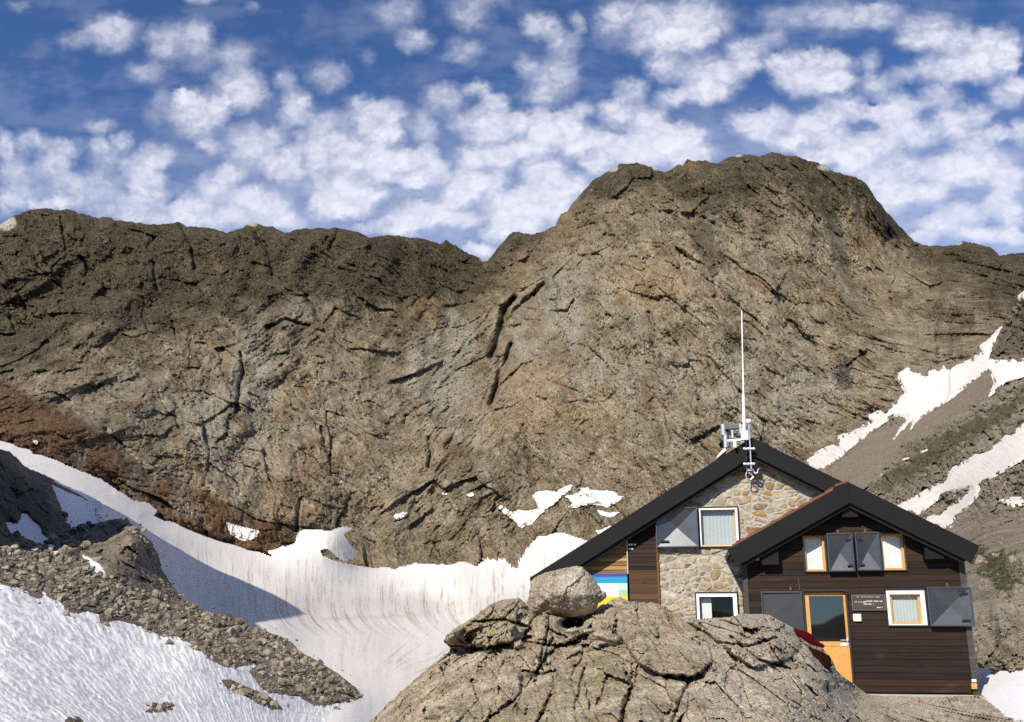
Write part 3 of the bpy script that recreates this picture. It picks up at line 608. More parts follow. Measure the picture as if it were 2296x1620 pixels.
OCR = [[(1225, 1300), (1232, 1400), (1222, 1440), (1212, 1480), (1200, 1530)], [(1172, 1505), (1215, 1512), (1245, 1505)], [(1405, 1510), (1420, 1540), (1395, 1600)], [(1430, 1495), (1425, 1530), (1400, 1570), (1390, 1640)],
       [(1235, 1560), (1220, 1590), (1200, 1640)], [(1500, 1640), (1530, 1560), (1548, 1520)], [(1640, 1430), (1700, 1480), (1770, 1500), (1830, 1560)], [(1570, 1400), (1600, 1440), (1680, 1450), (1740, 1430)], [(1360, 1520), (1340, 1580)], [(1310, 1500), (1290, 1590)],
       [(1480, 1350), (1530, 1420), (1570, 1450)], [(1300, 1440), (1240, 1450), (1180, 1440)], [(1000, 1445), (1060, 1455), (1130, 1450), (1190, 1430)], [(1060, 1395), (1130, 1390), (1180, 1405)]]
for ln in OCR:
    rel_ = rel_+.45*np.exp(-(line_d(ln, Uo+n3*1.2, Vo+n3*1.2)/3.4)**2)
rel_ = rel_+2.2*np.exp(-(((Uo-1283)/26)**2+((Vo-1400)/11)**2)**2)          # hollow under the boulder
Dout = Do0-bl+rel_*np.clip(sg, .35, 1.2)
Pout = point(Uo, Vo, np.maximum(Dout, 1.5))
lich = sstep(.12, .42, fbm(Uo/14, Vo/12, 4, .65, seed=130)+.30*ell(1090, 1400, 80, 40, Uo, Vo)+.20*ell(1340, 1520, 120, 60, Uo, Vo)+.22*ell(1130, 1620, 200, 60, Uo, Vo)+.15*ell(1850, 1500, 60, 60, Uo, Vo)-.05*zone_r-.02)
rst = sstep(.55, .8, .95*ell(1786, 1556, 7, 14, Uo+n3*.5, Vo)+.75*ell(1640, 1604, 13, 7, Uo+n3*.5, Vo)+.75*ell(1012, 1555, 9, 8, Uo, Vo)+.7*ell(1310, 1440, 14, 5, Uo, Vo)+.62*ell(1010, 1590, 6, 5, Uo, Vo)+.35*fbm(Uo/20, Vo/20, 3, seed=131))*.9
mos = sstep(.42, .7, .85*ell(1105, 1460, 40, 9, Uo+n3, Vo+n3)+.8*ell(1188, 1515, 18, 12, Uo+n3, Vo+n3)+.8*ell(1222, 1480, 9, 20, Uo+n3, Vo+n3)+.75*ell(1402, 1352, 10, 5, Uo, Vo)+.8*ell(970, 1610, 30, 10, Uo+n3, Vo+n3)+.8*ell(990, 1588, 16, 8, Uo, Vo)+.8*ell(1158, 1590, 9, 22, Uo+n3, Vo)+.7*ell(1395, 1395, 12, 9, Uo+n3, Vo)+.7*ell(1352, 1410, 14, 6, Uo, Vo)
            +.6*ell(1260, 1545, 8, 14, Uo+n3, Vo)+.6*ell(1475, 1600, 8, 10, Uo, Vo)+.28*fbm(Uo/11, Vo/9, 3, seed=132))
gre = sstep(-.1, .45, fbm(Uo/60, Vo/40, 4, .6, seed=133)+.9*zone_r-.35)*(1-dipw)
brn = sstep(.05, .5, fbm(Uo/40, Vo/25, 4, .6, seed=134)+.5*ell(2210, 1610, 90, 30, Uo, Vo)+.3*ell(1240, 1480, 60, 40, Uo, Vo)-.1)
o = sheet('rock_outcrop', Pout, top > -1, dict(lichen=lich, rust=rst, moss=mos, grey=gre, brown=brn), M_OUT)
tag(o, 'broad foreground outcrop of layered tan rock in front of the hut', 'rock outcrop', kind='structure')
out_at = Dsurf(Pout, Uo, Vo)

# =================================================================== stones
def boulder_mesh(name, seed, sub=2, squash=(1, .85, .7), planes=11, rough=.10, mat=None, lo=.50):
    rg = np.random.RandomState(seed)
    bm = bmesh.new(); bmesh.ops.create_icosphere(bm, subdivisions=sub, radius=1)
    co = np.array([v.co for v in bm.verts]); co = co+0
    for _ in range(planes):
        n = rg.normal(size=3); n /= np.linalg.norm(n); d = rg.uniform(lo, lo+.34)
        co -= np.maximum(0, co@n-d)[:, None]*n
    co *= 1+rough*fbm3(co*2.1+seed, 3, .55)[:, None]
    co *= np.array(squash)
    for v, c in zip(bm.verts, co): v.co = c
    me = bpy.data.meshes.new(name); bm.to_mesh(me); bm.free()
    me.polygons.foreach_set('use_smooth', np.zeros(len(me.polygons), bool))
    if mat: me.materials.append(mat)
    return me

def inflate(name, poly, D, depth, mat, parent=None, step=2.0, rough=.05, seed=0, tilt=0., power=.5, wall=24., ns=1.):
    """closed rounded body whose outline was measured in the picture, with its own size and thickness"""
    A = np.array(poly, float)
    Ub, Vb = uvgrid(A[:, 0].min()-3*step, A[:, 0].max()+3*step, A[:, 1].min()-3*step, A[:, 1].max()+3*step, step)
    s = sdf(poly, Ub+2*fbm(Ub/9, Vb/9, 3, seed=seed+200), Vb+2*fbm(Ub/9, Vb/9, 3, seed=seed+201), 60)
    th = np.clip(s/wall, 0, 1)**power*depth
    c = point(Ub, Vb, D+tilt*(Vb-A[:, 1].mean()))
    q = c/ns
    nz = rough*(fbm(q[..., 0]/.5, q[..., 2]/.5, 5, .6, seed=seed+202)+.8*cells(q[..., 0]/.33, q[..., 2]/.28, seed+3)[3]+.25*cells(q[..., 0]/.09, q[..., 2]/.08, seed+4)[3])*np.clip(s/8, 0, 1)
    fr = point(Ub, Vb, D+tilt*(Vb-A[:, 1].mean())-th+nz); bk = point(Ub, Vb, D+tilt*(Vb-A[:, 1].mean())+th*.8+.02)
    keep = s > 0
    nr, nc = s.shape; N = nr*nc
    q = grid_quads(nr, nc); q = q[keep.ravel()[q].all(1)]
    # rim: edges used once
    from collections import Counter
    e = np.concatenate([q[:, [i, (i+1) % 4]] for i in range(4)])
    key = Counter(map(tuple, np.sort(e, 1).tolist()))
    rim = np.array([x for x in e.tolist() if key[tuple(sorted(x))] == 1])
    side = np.stack([rim[:, 1], rim[:, 0], rim[:, 0]+N, rim[:, 1]+N], -1)
    allq = np.concatenate([q, q[:, ::-1]+N, side])
    co = np.concatenate([fr.reshape(-1, 3), bk.reshape(-1, 3)])
    used = np.zeros(2*N, bool); used[allq.ravel()] = True; idx = np.cumsum(used)-1
    me = np_mesh(name, co[used], idx[allq], None, mat, True)
    return link(name, me, parent)

o = inflate('boulder', [(1185, 1330), (1188, 1305), (1200, 1292), (1218, 1284), (1250, 1275), (1290, 1268), (1308, 1270), (1326, 1288), (1340, 1305), (1350, 1322), (1361, 1327), (1363, 1340), (1352, 1350), (1344, 1354), (1340, 1368), (1332, 1378),
             (1310, 1381), (1285, 1386), (1262, 1384), (1240, 1384), (1205, 1385), (1183, 1375), (1180, 1350)], 17.2, .62, M_BOULDER, rough=.10, seed=5, wall=50, step=1.5)
tag(o, 'big pale rounded boulder perched on top of the foreground outcrop', 'boulder')
SMALL = [([(1326, 1420), (1340, 1411), (1352, 1413), (1393, 1424), (1396, 1436), (1388, 1450), (1372, 1449), (1330, 1434)], 13.75, .16, 'pale cream split block lying in the hollow below the big boulder'),
         ([(1268, 1412), (1290, 1403), (1302, 1410), (1300, 1420), (1285, 1425), (1264, 1418)], 14.4, .12, 'small tan stone wedged below the dark hollow under the boulder'),
         ([(1304, 1412), (1330, 1406), (1338, 1416), (1325, 1423), (1306, 1422)], 14.4, .1, 'small pale stone right of the tan stone in the hollow'),
         ([(1372, 1346), (1388, 1338), (1402, 1344), (1408, 1353), (1395, 1358), (1376, 1356)], 18.1, .18, 'brown stone leaning between big boulder and painted panel'),
         ([(1150, 1440), (1168, 1432), (1178, 1446), (1170, 1458), (1152, 1456)], 14.6, .12, 'light wedge stone in the mossy crack left of the hollow')]
for p, D, th, lab in SMALL:
    tag(inflate('stone', p, D, th, M_BOULDER, rough=.03, seed=len(lab), wall=12, step=1.2), lab, 'stone')

stones = [boulder_mesh('stone', 50+i, 2, (1, random.uniform(.7, .95), random.uniform(.55, .8)), 12, .04, M_STONE, .42) for i in range(9)]
lows = [boulder_mesh('stone', 80+i, 1, (1, random.uniform(.7, .95), random.uniform(.55, .85)), 9, .04, None, .40) for i in range(7)]
rg = np.random.RandomState(5)
cand = []
while len(cand) < 9500:
    u, v = rg.uniform(-150, 815), rg.uniform(1150, 1600)
    m = float(moraine_mask(u, v)[0])
    if m < (2 if rg.uniform() > .03 else -16) or float(knoll_mask(u, v)[0]) > .55: continue
    p = moraine_at(u, v); D = p[1]
    px = min(14, 1.8+rg.pareto(1.85)*1.9)                       # radius as it shows, in V units
    cand.append((px*D/F*1.04, px, u, v, p))
cand.sort(key=lambda c: -c[1])
vis = [c for c in cand if c[2] > -5]
big = vis[:290]; bigset = set(map(id, big))
for i, (r, px, u, v, p) in enumerate(big):
    o = link('stone', stones[i % len(stones)])
    o.location = Vector(p)+Vector((0, -r*.35, r*.25)); o.scale = (r*1.05, r, r*random.uniform(.8, 1.2)); o.rotation_euler = (random.uniform(-.5, .5), random.uniform(-.5, .5), random.uniform(0, 6.3))
    tag(o, 'angular brown stone among the rubble on the moraine', 'stone', 'stones on the moraine')
def merged(name, items, mats, label, cat):
    vs, fs, off, tone = [], [], 0, []
    base = [(np.array([v.co for v in m.vertices]), np.array([p.vertices for p in m.polygons])) for m in lows]
    for k, (r, p) in enumerate(items):
        c, f = base[k % len(base)]
        a = rg.uniform(0, 6.28); b = rg.uniform(-.6, .6)
        Rm = np.array(Matrix.Rotation(a, 3, 'Z') @ Matrix.Rotation(b, 3, 'X'))
        vs.append(c@Rm.T*(r*np.array([1, 1, rg.uniform(.8, 1.2)]))+p+np.array([0, -r*.3, r*.25])); fs.append(f+off); off += len(c); tone.append(np.full(len(c), rg.uniform()))
    o = link(name, np_mesh(name, np.concatenate(vs), np.concatenate(fs), dict(tone=np.concatenate(tone)), mats, False))
    return tag(o, label, cat, kind='stuff')
merged('scree', [(c[0], c[4]) for c in cand if id(c) not in bigset], M_RUBBLE, 'fine brown rubble covering the moraine', 'scree')
# stones strewn on the right slope
it = []
while len(it) < 2600:
    u, v = rg.uniform(1720, 2420), rg.uniform(1060, 1345)
    k = (int((v-380)/1.6), int((u-1690)/1.6))
    if top_r[k] < 4 or sn[k] > -3: continue
    if tal[k] > .5 and rg.uniform() > .12: continue
    p = slope_at(u, v); it.append((min(7., .9+rg.pareto(2.2)*1.2)*p[1]/F, p))
merged('slope_scree', it, M_RUBBLE, 'loose stones strewn over the right slope behind the hut', 'scree')
# blocks and turf on the bank beside the hut
for u, v, px, sq, lab in ((2196, 1262, 16, 1.0, 'pale block just under the right end of the hut roof'), (2232, 1248, 14, .8, 'tan block in the turf right of the roof end'), (2268, 1262, 24, .8, 'large tan block at the right edge level with the roof end'),
                          (2206, 1318, 17, 1.1, 'upright block beside the right corner shutter'), (2244, 1340, 15, 1.3, 'narrow upright slab in the middle of the grassy bank'), (2284, 1335, 22, 1.2, 'tall slab at the right edge above the big rounded rock'),
                          (2262, 1378, 17, 1.5, 'tall thin slab above the big rounded rock'), (2200, 1395, 19, 1.4, 'lichen grey slab behind the lower edge of the corner shutter'), (2205, 1462, 20, 1.5, 'smooth tall rock against the right side of the hut'),
                          (2272, 1462, 36, .95, 'big rounded rock standing behind the snow patch beside the hut')):
    p = slope_at(u, v); r = px*p[1]/F
    o = link('boulder', boulder_mesh('boulder', int(u+v), 4, (1, .8, sq), 9, .10, M_BANK))
    o.location = Vector(p)+Vector((0, -r*.45, 0)); o.scale = (r, r, r); o.rotation_euler = (.05, random.uniform(-.2, .2), random.uniform(-.4, .4))
    tag(o, lab, 'boulder')
vs, fs = [], []
n_t = 0
while n_t < 5200:
    if n_t % 3: u, v = rg.uniform(2150, 2420), rg.uniform(1190, 1420)
    else: u, v = rg.uniform(1880, 2420), rg.uniform(820, 1140)
    k = (int((v-380)/1.6), int((u-1690)/1.6)); n_t += 1
    if top_r[k] < 4 or sn[k] > -3 or gr[k] < .35: continue
    p = slope_at(u, v); w_ = p[1]/F*rg.uniform(1.6, 4.2)
    for b_ in range(4):
        c = p+np.array([rg.uniform(-1, 1), -.5+rg.uniform(-.4, .4), 0])*w_; n = len(vs)
        vs += [c+np.array([-.35*w_, 0, -.2*w_]), c+np.array([.35*w_, 0, -.2*w_]), c+np.array([rg.uniform(-.7, .7)*w_, -.2*w_, rg.uniform(.6, 1.5)*w_])]; fs.append([n, n+1, n+2])
gt = NT('turf', .95, .1); M_TURF = gt.color(gt.ramp(gt.noise(.5, 4, .7), [(.35, (.020, .022, .006)), (.55, (.045, .050, .014)), (.7, (.085, .075, .024))]))
tag(link('grass', np_mesh('grass', np.array(vs), np.array(fs), None, M_TURF, False)), 'dark green alpine turf on the right slope', 'grass', kind='stuff')
# single larger boulders on the moraine
for u, v, px, lab in ((345, 1356, 17, 'largest rounded boulder half buried in the moraine below the knoll'), (140, 1348, 15, 'square grey boulder at the lower edge of the moraine on the left'),
                      (382, 1443, 13, 'smooth tan boulder sitting on the snow edge under the moraine'), (240, 1405, 11, 'tan boulder at the snow edge below the left moraine'), (165, 1250, 20, 'broad boulder between the knoll and the shaded snow patch'),
                      (235, 1330, 12, 'light boulder below the thin snow patch on the moraine'), (595, 1420, 9, 'boulder on the moraine crest against the shaded glacier')):
    p = moraine_at(u, v); r = px*p[1]/F
    o = link('boulder', boulder_mesh('boulder', int(u), 3, (1, .9, .72), 10, .09, M_STONE))
    o.location = Vector(p)+Vector((0, -r*.5, r*.1)); o.scale = (r, r, r); o.rotation_euler = (.1, .2, u)
    tag(o, lab, 'boulder')

# =================================================================== spur outside the frame whose shadow lies on the glacier
edge_pts = [(120, 1088), (213, 1132), (286, 1160), (344, 1198), (409, 1236), (471, 1271), (532, 1297), (614, 1334), (660, 1360), (686, 1378), (640, 1389), (575, 1399), (598, 1420), (640, 1440)]
cr = []
for u, v in edge_pts:
    g = point(u, v, float(Dg(np.array([u]), np.array([v]))[0])-3)
    t = 0
    while True:                                             # walk towards the sun until well outside the picture
        q = g+SUN*t
        uu = CX+F*q[0]/(q[1]*CP+q[2]*SP)
        if uu < -90: break
        t += 2
    cr.append(q)
cr = np.array(cr)
first = cr[0]+(cr[0]-cr[1])*2.5; first[2] = cr[0][2]+6
cr = np.concatenate([[first], cr])
dense = np.stack([np.interp(np.linspace(0, len(cr)-1, 240), np.arange(len(cr)), cr[:, k]) for k in range(3)], -1)
base_z = -12.
rows = []
for sgn, prof in ((-1, (1., .72, .4, .12)), (1, (0., .12, .4, .72, 1.))):
    for f in prof:
        h = dense[:, 2]-base_z
        q = dense.copy(); q[:, 2] -= h*f; q[:, 0] += -h*f*.35*(1 if sgn < 0 else .1); q[:, 1] += sgn*h*f*.5
        q += 2.2*f*np.stack([fbm(q[:, 0]/9, q[:, 2]/9, 4, seed=140+k) for k in range(3)], -1)
        rows.append(q)
rows = np.array(rows)
endcap = rows.copy()[:, -1:]; endcap[:, 0, 0] += .25*(endcap[:, 0, 2]-base_z)*0+2; endcap[:, 0, 2] = base_z
o = sheet('rock_spur', np.concatenate([rows, endcap], 1), None, dict(dark=np.zeros((rows.shape[0], rows.shape[1]+1))), M_LEFT)
tag(o, 'rocky spur beyond the left edge that shades the glacier', 'rock spur', kind='structure')

es = np.array([SUN[1], -SUN[0], 0]); es = -es/np.linalg.norm(es); eq = np.array([SUN[0], SUN[1], 0]); eq /= np.linalg.norm(eq)
ends = [(-174, -26, -12), (-177, -28, 106), (-225, -36, 132), (-283, -44, 170), (-340, -50, 192), (-410, -60, 216), (-450, -70, -12)]
cr = np.array([es*a_+eq*q_+np.array([0, 0, z_]) for a_, q_, z_ in ends])
dense = np.stack([np.interp(np.linspace(0, len(cr)-1, 200), np.arange(len(cr)), cr[:, k]) for k in range(3)], -1)
rows = []
for k in np.linspace(-1, 1, 17):
    h = dense[:, 2:3]+13
    q = dense+eq[None]*k*h*.28; q[:, 2] -= (abs(k)*h[:, 0])
    q += 3*np.stack([fbm(q[:, 0]/11, q[:, 2]/9+k*3, 4, seed=145+c) for c in range(3)], -1)
    rows.append(q)
o = sheet('rock_spur', np.array(rows), None, dict(dark=np.zeros((17, 200))), M_LEFT)
tag(o, 'steep rock tower beyond the left edge that shades the dark rib', 'rock spur', kind='structure')

# =================================================================== valley floor, world, clouds, sun, camera
gm = NT('valley_ground'); M_GROUND = gm.color(gm.mix(gm.noise(.05, 5), (.13, .11, .08), (.3, .27, .22)))
g = np.array([[-4000, -3000, -13], [4000, -3000, -13], [4000, 5000, -13], [-4000, 5000, -13]])
tag(link('ground', np_mesh('ground', g, [[0, 1, 2, 3]], None, M_GROUND, False)), 'stony valley floor', 'ground', kind='structure')

bx = np.linspace(-2600, 2600, 300); bh = 14+70*np.clip(fbm(bx/260, bx*0, 5, .6, seed=170)+.05, -.25, 1)
rows = [np.stack([bx, np.full_like(bx, -1500-300*k), -14+(bh+14)*h*(1+.1*fbm(bx/90, bx*0+k, 3, seed=171))], -1) for k, h in ((-.9, 0), (-.5, .35), (-.2, .7), (0, 1), (.3, .6), (.8, 0))]
o = sheet('far_ridge', np.array(rows), None, dict(dark=np.ones((6, 300))), M_LEFT)
tag(o, 'dark ridge across the valley behind the viewer', 'mountain', kind='structure')

W = bpy.data.worlds.new('World'); SC.world = W; W.use_nodes = True
wt = W.node_tree; sky = wt.nodes.new('ShaderNodeTexSky'); sky.sky_type = 'NISHITA'; sky.sun_disc = False
sky.sun_elevation = SUN_EL; sky.sun_rotation = math.atan2(SUN[0], SUN[1]); sky.altitude = 2600; sky.air_density = 1.; sky.dust_density = .6; sky.ozone_density = 1.6
bg = wt.nodes['Background']; bg.inputs['Strength'].default_value = SKY_STRENGTH
tint = wt.nodes.new('ShaderNodeMix'); tint.data_type = 'RGBA'; tint.blend_type = 'MULTIPLY'; tint.inputs[0].default_value = 1; tint.inputs[7].default_value = (.62, .85, 1.18, 1)
wt.links.new(sky.outputs[0], tint.inputs[6]); wt.links.new(tint.outputs[2], bg.inputs[0])
ld = bpy.data.lights.new('sun', 'SUN'); ld.energy = SUN_ENERGY; ld.angle = R(.5); ld.color = (1, .93, .82)
lo = bpy.data.objects.new('sun', ld); COL.objects.link(lo); lo.rotation_euler = Vector(SUN).to_track_quat('Z', 'Y').to_euler()

# altocumulus: a thin cloud sheet at its own height, its puffs placed where the picture has them
PUFF = """245 65 60 38 75,160 88 35 20 35,40 10 25 12 30,370 90 45 40 60,440 70 40 35 65,450 128 40 30 40,320 158 45 20 50,525 118 40 28 55,530 190 55 45 90,565 215 40 20 60,440 245 60 50 92,405 215 25 20 80,492 238 25 30 80,360 215 25 22 35,355 255 35 20 35,635 172 30 20 55,660 212 30 25 50,665 240 30 28 60,640 262 25 20 40,735 165 45 32 55,565 15 20 10 30,
930 85 40 25 60,890 20 55 30 50,1040 108 42 27 50,1050 25 50 35 50,825 125 20 18 25,225 282 32 18 50,275 310 25 20 60,65 312 40 25 60,8 315 18 30 70,135 328 45 22 60,118 370 45 30 70,215 322 25 18 50,240 345 40 30 50,310 372 45 35 75,350 342 38 28 65,330 412 40 45 75,300 455 50 35 60,215 415 60 40 55,150 430 60 40 55,40 400 50 40 50,50 440 50 25 55,110 455 50 15 80,8 450 20 30 50,25 360 30 22 45,240 478 50 22 60,320 492 60 18 70,
465 322 30 18 65,555 310 60 38 70,612 305 25 25 55,565 348 40 22 50,632 368 45 32 85,660 335 28 18 60,665 385 25 12 50,510 385 38 25 75,465 412 38 25 65,430 460 45 30 80,385 475 40 28 70,500 440 45 30 55,560 440 55 30 85,605 468 45 35 75,520 485 60 25 65,645 495 45 18 70,445 495 50 18 80,
725 272 50 30 65,810 232 40 22 60,840 270 65 45 80,875 240 30 25 55,865 295 35 20 85,668 300 20 15 50,740 318 55 28 85,812 340 55 30 90,878 358 70 35 100,780 368 60 22 80,705 358 22 35 75,945 282 30 35 60,965 380 40 30 90,958 342 28 20 75,922 400 40 15 80,850 395 40 15 60,768 425 75 38 100,828 437 40 20 80,725 462 35 22 90,775 465 45 20 80,830 505 35 12 60,
995 215 50 32 60,1070 195 30 18 65,1095 278 65 42 95,1105 225 35 20 70,1025 270 28 20 50,1058 350 42 28 95,1118 350 38 28 95,1040 405 42 30 95,1095 402 40 22 85,1030 435 45 25 90,955 472 80 28 100,905 495 50 18 90,890 518 40 12 90,1030 488 55 18 95,1120 450 45 35 100,1125 492 35 25 90,1110 522 40 15 85,1070 557 40 15 90,
1213 52 45 30 70,1293 48 18 22 50,1263 97 38 30 60,1175 145 22 25 50,1238 168 60 45 65,1208 212 45 20 55,1303 240 28 20 60,1370 40 40 50 50,1428 22 70 30 60,1548 38 90 50 88,1473 75 65 35 70,1528 85 70 30 68,1430 105 40 20 35,1488 145 42 32 75,1413 195 40 25 70,1593 168 70 45 95,1673 110 45 35 75,1678 142 30 25 70,1508 215 40 20 75,1573 205 50 22 80,
1733 80 30 18 50,1738 135 25 22 50,1773 150 50 45 85,1818 118 25 20 75,1863 148 50 38 95,1823 185 60 28 85,1888 178 35 22 80,1748 35 50 25 40,1873 30 90 35 62,1973 28 60 30 60,1948 135 28 25 55,1968 185 45 25 65,2088 65 75 40 75,2173 100 70 40 80,2238 95 50 40 85,2123 148 70 30 90,2213 142 60 35 85,2268 115 25 35 90,2048 92 40 20 50,2028 160 30 18 50,
1378 245 38 32 90,1448 262 50 35 90,1213 285 55 45 100,1268 265 35 28 95,1163 265 22 25 90,1298 310 60 35 100,1178 330 45 22 95,1363 320 50 25 95,1468 310 75 35 100,1528 300 60 30 95,1538 340 70 30 100,1428 342 60 30 95,1213 380 50 30 100,1273 415 55 28 100,1193 430 55 25 90,1168 470 50 30 100,1238 465 45 28 100,1338 365 40 22 90,1178 505 40 18 95,
1678 270 45 28 95,1733 262 35 28 90,1708 295 38 18 85,1793 285 42 40 95,1838 262 40 25 80,1758 315 40 18 85,1893 240 48 30 95,1863 298 40 30 80,2018 240 55 35 95,1968 250 40 22 85,2108 215 48 28 75,1948 320 70 32 100,2053 295 55 30 85,2008 280 40 20 80,2128 270 42 25 90,2188 250 45 22 80,2178 300 50 25 75,2238 295 30 22 80,2258 210 42 25 80,2283 185 25 22 80,2288 290 20 30 75,
2188 360 85 40 100,2123 380 60 35 95,2258 395 50 30 95,2023 370 60 30 80,1968 405 45 25 85,1923 370 45 22 85,2018 425 50 25 90,2078 430 40 22 90,1988 450 45 22 85,2158 475 60 28 95,2098 500 50 22 85,2248 450 45 25 90,2268 480 35 25 90,2208 520 70 18 95,2063 530 40 15 80,2273 530 35 18 95,1898 345 60 25 80,1848 345 60 18 90,1813 360 40 15 80"""
puffs = [tuple(map(float, q.split())) for q in PUFF.replace('\n', '').split(',')]
for _ in range(240):                                         # the deck goes on outside the picture
    u, v = rg.uniform(-700, 3000), rg.uniform(-500, 560)
    if -30 < u < 2330 and v > -40: continue
    puffs.append((u, v, rg.uniform(35, 75), rg.uniform(22, 40), rg.uniform(50, 100)))
Uc, Vc = uvgrid(-700, 3000, -460, 640, 3.2)
CLOUD_H = 2600.
b = (CY-Vc)/F
Dc = CLOUD_H*(CP-SP*b)/(SP+CP*b)
cw1 = fbm(Uc/46, Vc/34, 5, .6, seed=150)*21; cw2 = fbm(Uc/46, Vc/34, 5, .6, seed=151)*16
clear = np.ones_like(Uc)
for u, v, ru, rv, a in puffs:
    m = (np.abs(Uc-u) < ru*1.9+25) & (np.abs(Vc-v) < rv*1.9+20)
    x = (Uc[m]+cw1[m]-u)/(ru*1.08); y = (Vc[m]+cw2[m]-v)/(rv*1.13)
    y = np.where(y < 0, y*1.12, y*.82)                       # crisper upper edge, trailing lower edge
    r = np.sqrt(x*x+y*y)
    clear[m] *= 1-.95*a/100*np.clip(1.08-.72*r*r, 0, 1)**1.25*.86
dens = 1-clear
smooth_d = dens.copy()
ca, cb = rot(Uc+cw1, Vc+cw2, -38)
dens *= 1+.22*fbm(Uc/40, Vc/26, 3, .5, seed=152)+.42*fbm(ca/75, cb/15, 4, .6, seed=155)*(1-.6*dens)
_, ce, _, _ = cells((Uc+2.4*cw1)/64, (Vc+2.4*cw2)/42, 6)
dens = np.clip(dens, 0, 1)*(.74+.26*sstep(.0, .5, ce+.25*fbm(Uc/20, Vc/14, 3, seed=157)))
dens = .74*dens+.26*sstep(.08, .75, dens)
veil = .10*sstep(-.2, .5, fbm(Uc/160, Vc/70, 4, .6, seed=153))+.24*sstep(180, 460, Vc)*sstep(300, 900, Uc+200)+.10*sstep(150, 420, Vc)*sstep(-.3, .4, fbm(Uc/70, Vc/40, 3, seed=154))
dens = np.clip(np.maximum(dens, 0)+veil*(1-dens), 0, 1)
Pc = point(Uc, Vc, Dc*(1-22*smooth_d/CLOUD_H))
ct = NT('cloud', 1., 0.)
tr = ct.n('ShaderNodeBsdfTranslucent'); df = ct.n('ShaderNodeBsdfDiffuse'); tp = ct.n('ShaderNodeBsdfTransparent'); m1 = ct.n('ShaderNodeMixShader'); m2 = ct.n('ShaderNodeMixShader')
tr.inputs[0].default_value = (.98, .98, .98, 1); df.inputs[0].default_value = (.98, .98, .98, 1); m1.inputs[0].default_value = .2
wisp = ct.noise(.0035, 5, .6)
al = ct.math('MULTIPLY', ct.attr('cover'), ct.ramp(wisp, [(.25, .92), (.65, 1.)]))
ct.t.links.new(tr.outputs[0], m1.inputs[1]); ct.t.links.new(df.outputs[0], m1.inputs[2])
ct.t.links.new(tp.outputs[0], m2.inputs[1]); ct.t.links.new(m1.outputs[0], m2.inputs[2]); ct.put(m2.inputs[0], al)
ct.t.links.new(m2.outputs[0], ct.t.nodes['Material Output'].inputs[0])
o = sheet('clouds', Pc, None, dict(cover=np.clip(dens, 0, 1)*.97), ct.m)
tag(o, 'deck of small white altocumulus puffs on blue sky', 'clouds', kind='structure')

hx, hy = np.meshgrid(np.arange(-9000, 9001, 60.), np.arange(-900, 2700, 60.))
hd = sstep(.02, .38, fbm(hx/520, hy/420, 5, .6, seed=156)+.05)*sstep(-900, -300, hy)*sstep(2690, 2300, hy)  # unseen overhead sheet added for white fill light, clear of the sun's path
o = sheet('clouds', np.stack([hx, hy, np.full_like(hx, CLOUD_H+40)], -1), None, dict(cover=hd*.95), ct.m)
tag(o, 'added stretch of the cloud deck overhead, behind the top of the picture, whitening the light', 'clouds', kind='structure')

cd = bpy.data.cameras.new('camera'); cam = bpy.data.objects.new('camera', cd); COL.objects.link(cam)
cd.sensor_width = 36; cd.lens = 36*F/2296; cd.clip_start = .1; cd.clip_end = 60000
cam.location = (0, 0, 0); cam.rotation_euler = (R(90)+PITCH, 0, 0)
SC.camera = cam
SC.view_settings.view_transform = 'Standard'; SC.view_settings.look = 'None'; SC.view_settings.exposure = EXPOSURE; SC.view_settings.gamma = 1
SC.cycles.use_denoising = False; SC.cycles.max_bounces = 6; SC.cycles.transparent_max_bounces = 12
# =================================================================== the mountain hut
PHI = R(10)
HT = np.array([math.cos(PHI), -math.sin(PHI), 0]); HB = np.array([math.sin(PHI), math.cos(PHI), 0])
HO = point(1900., 1556., 21.0)
def hp(u, v, Y=0.):
    """(X, Z) on the vertical plane of the hut Y metres behind the annexe front"""
    d = point(u, v, 1.0); s = (HO@HB+Y)/(d@HB); q = d*s-HO
    return float(q@HT), float(q[2])
def rect(u0, v0, u1, v1, Y=0.):
    um, vm = (u0+u1)/2, (v0+v1)/2
    return hp(u0, vm, Y)[0], hp(um, v1, Y)[1], hp(u1, vm, Y)[0], hp(um, v0, Y)[1]      # x0, z0, x1, z1
YM = 1.5
hut = bpy.data.objects.new('mountain_hut', None); COL.objects.link(hut)
hut.location = HO; hut.rotation_euler = (0, 0, -PHI)
tag(hut, 'stone and dark timber mountain hut with black gable roofs and metal shutters', 'hut')

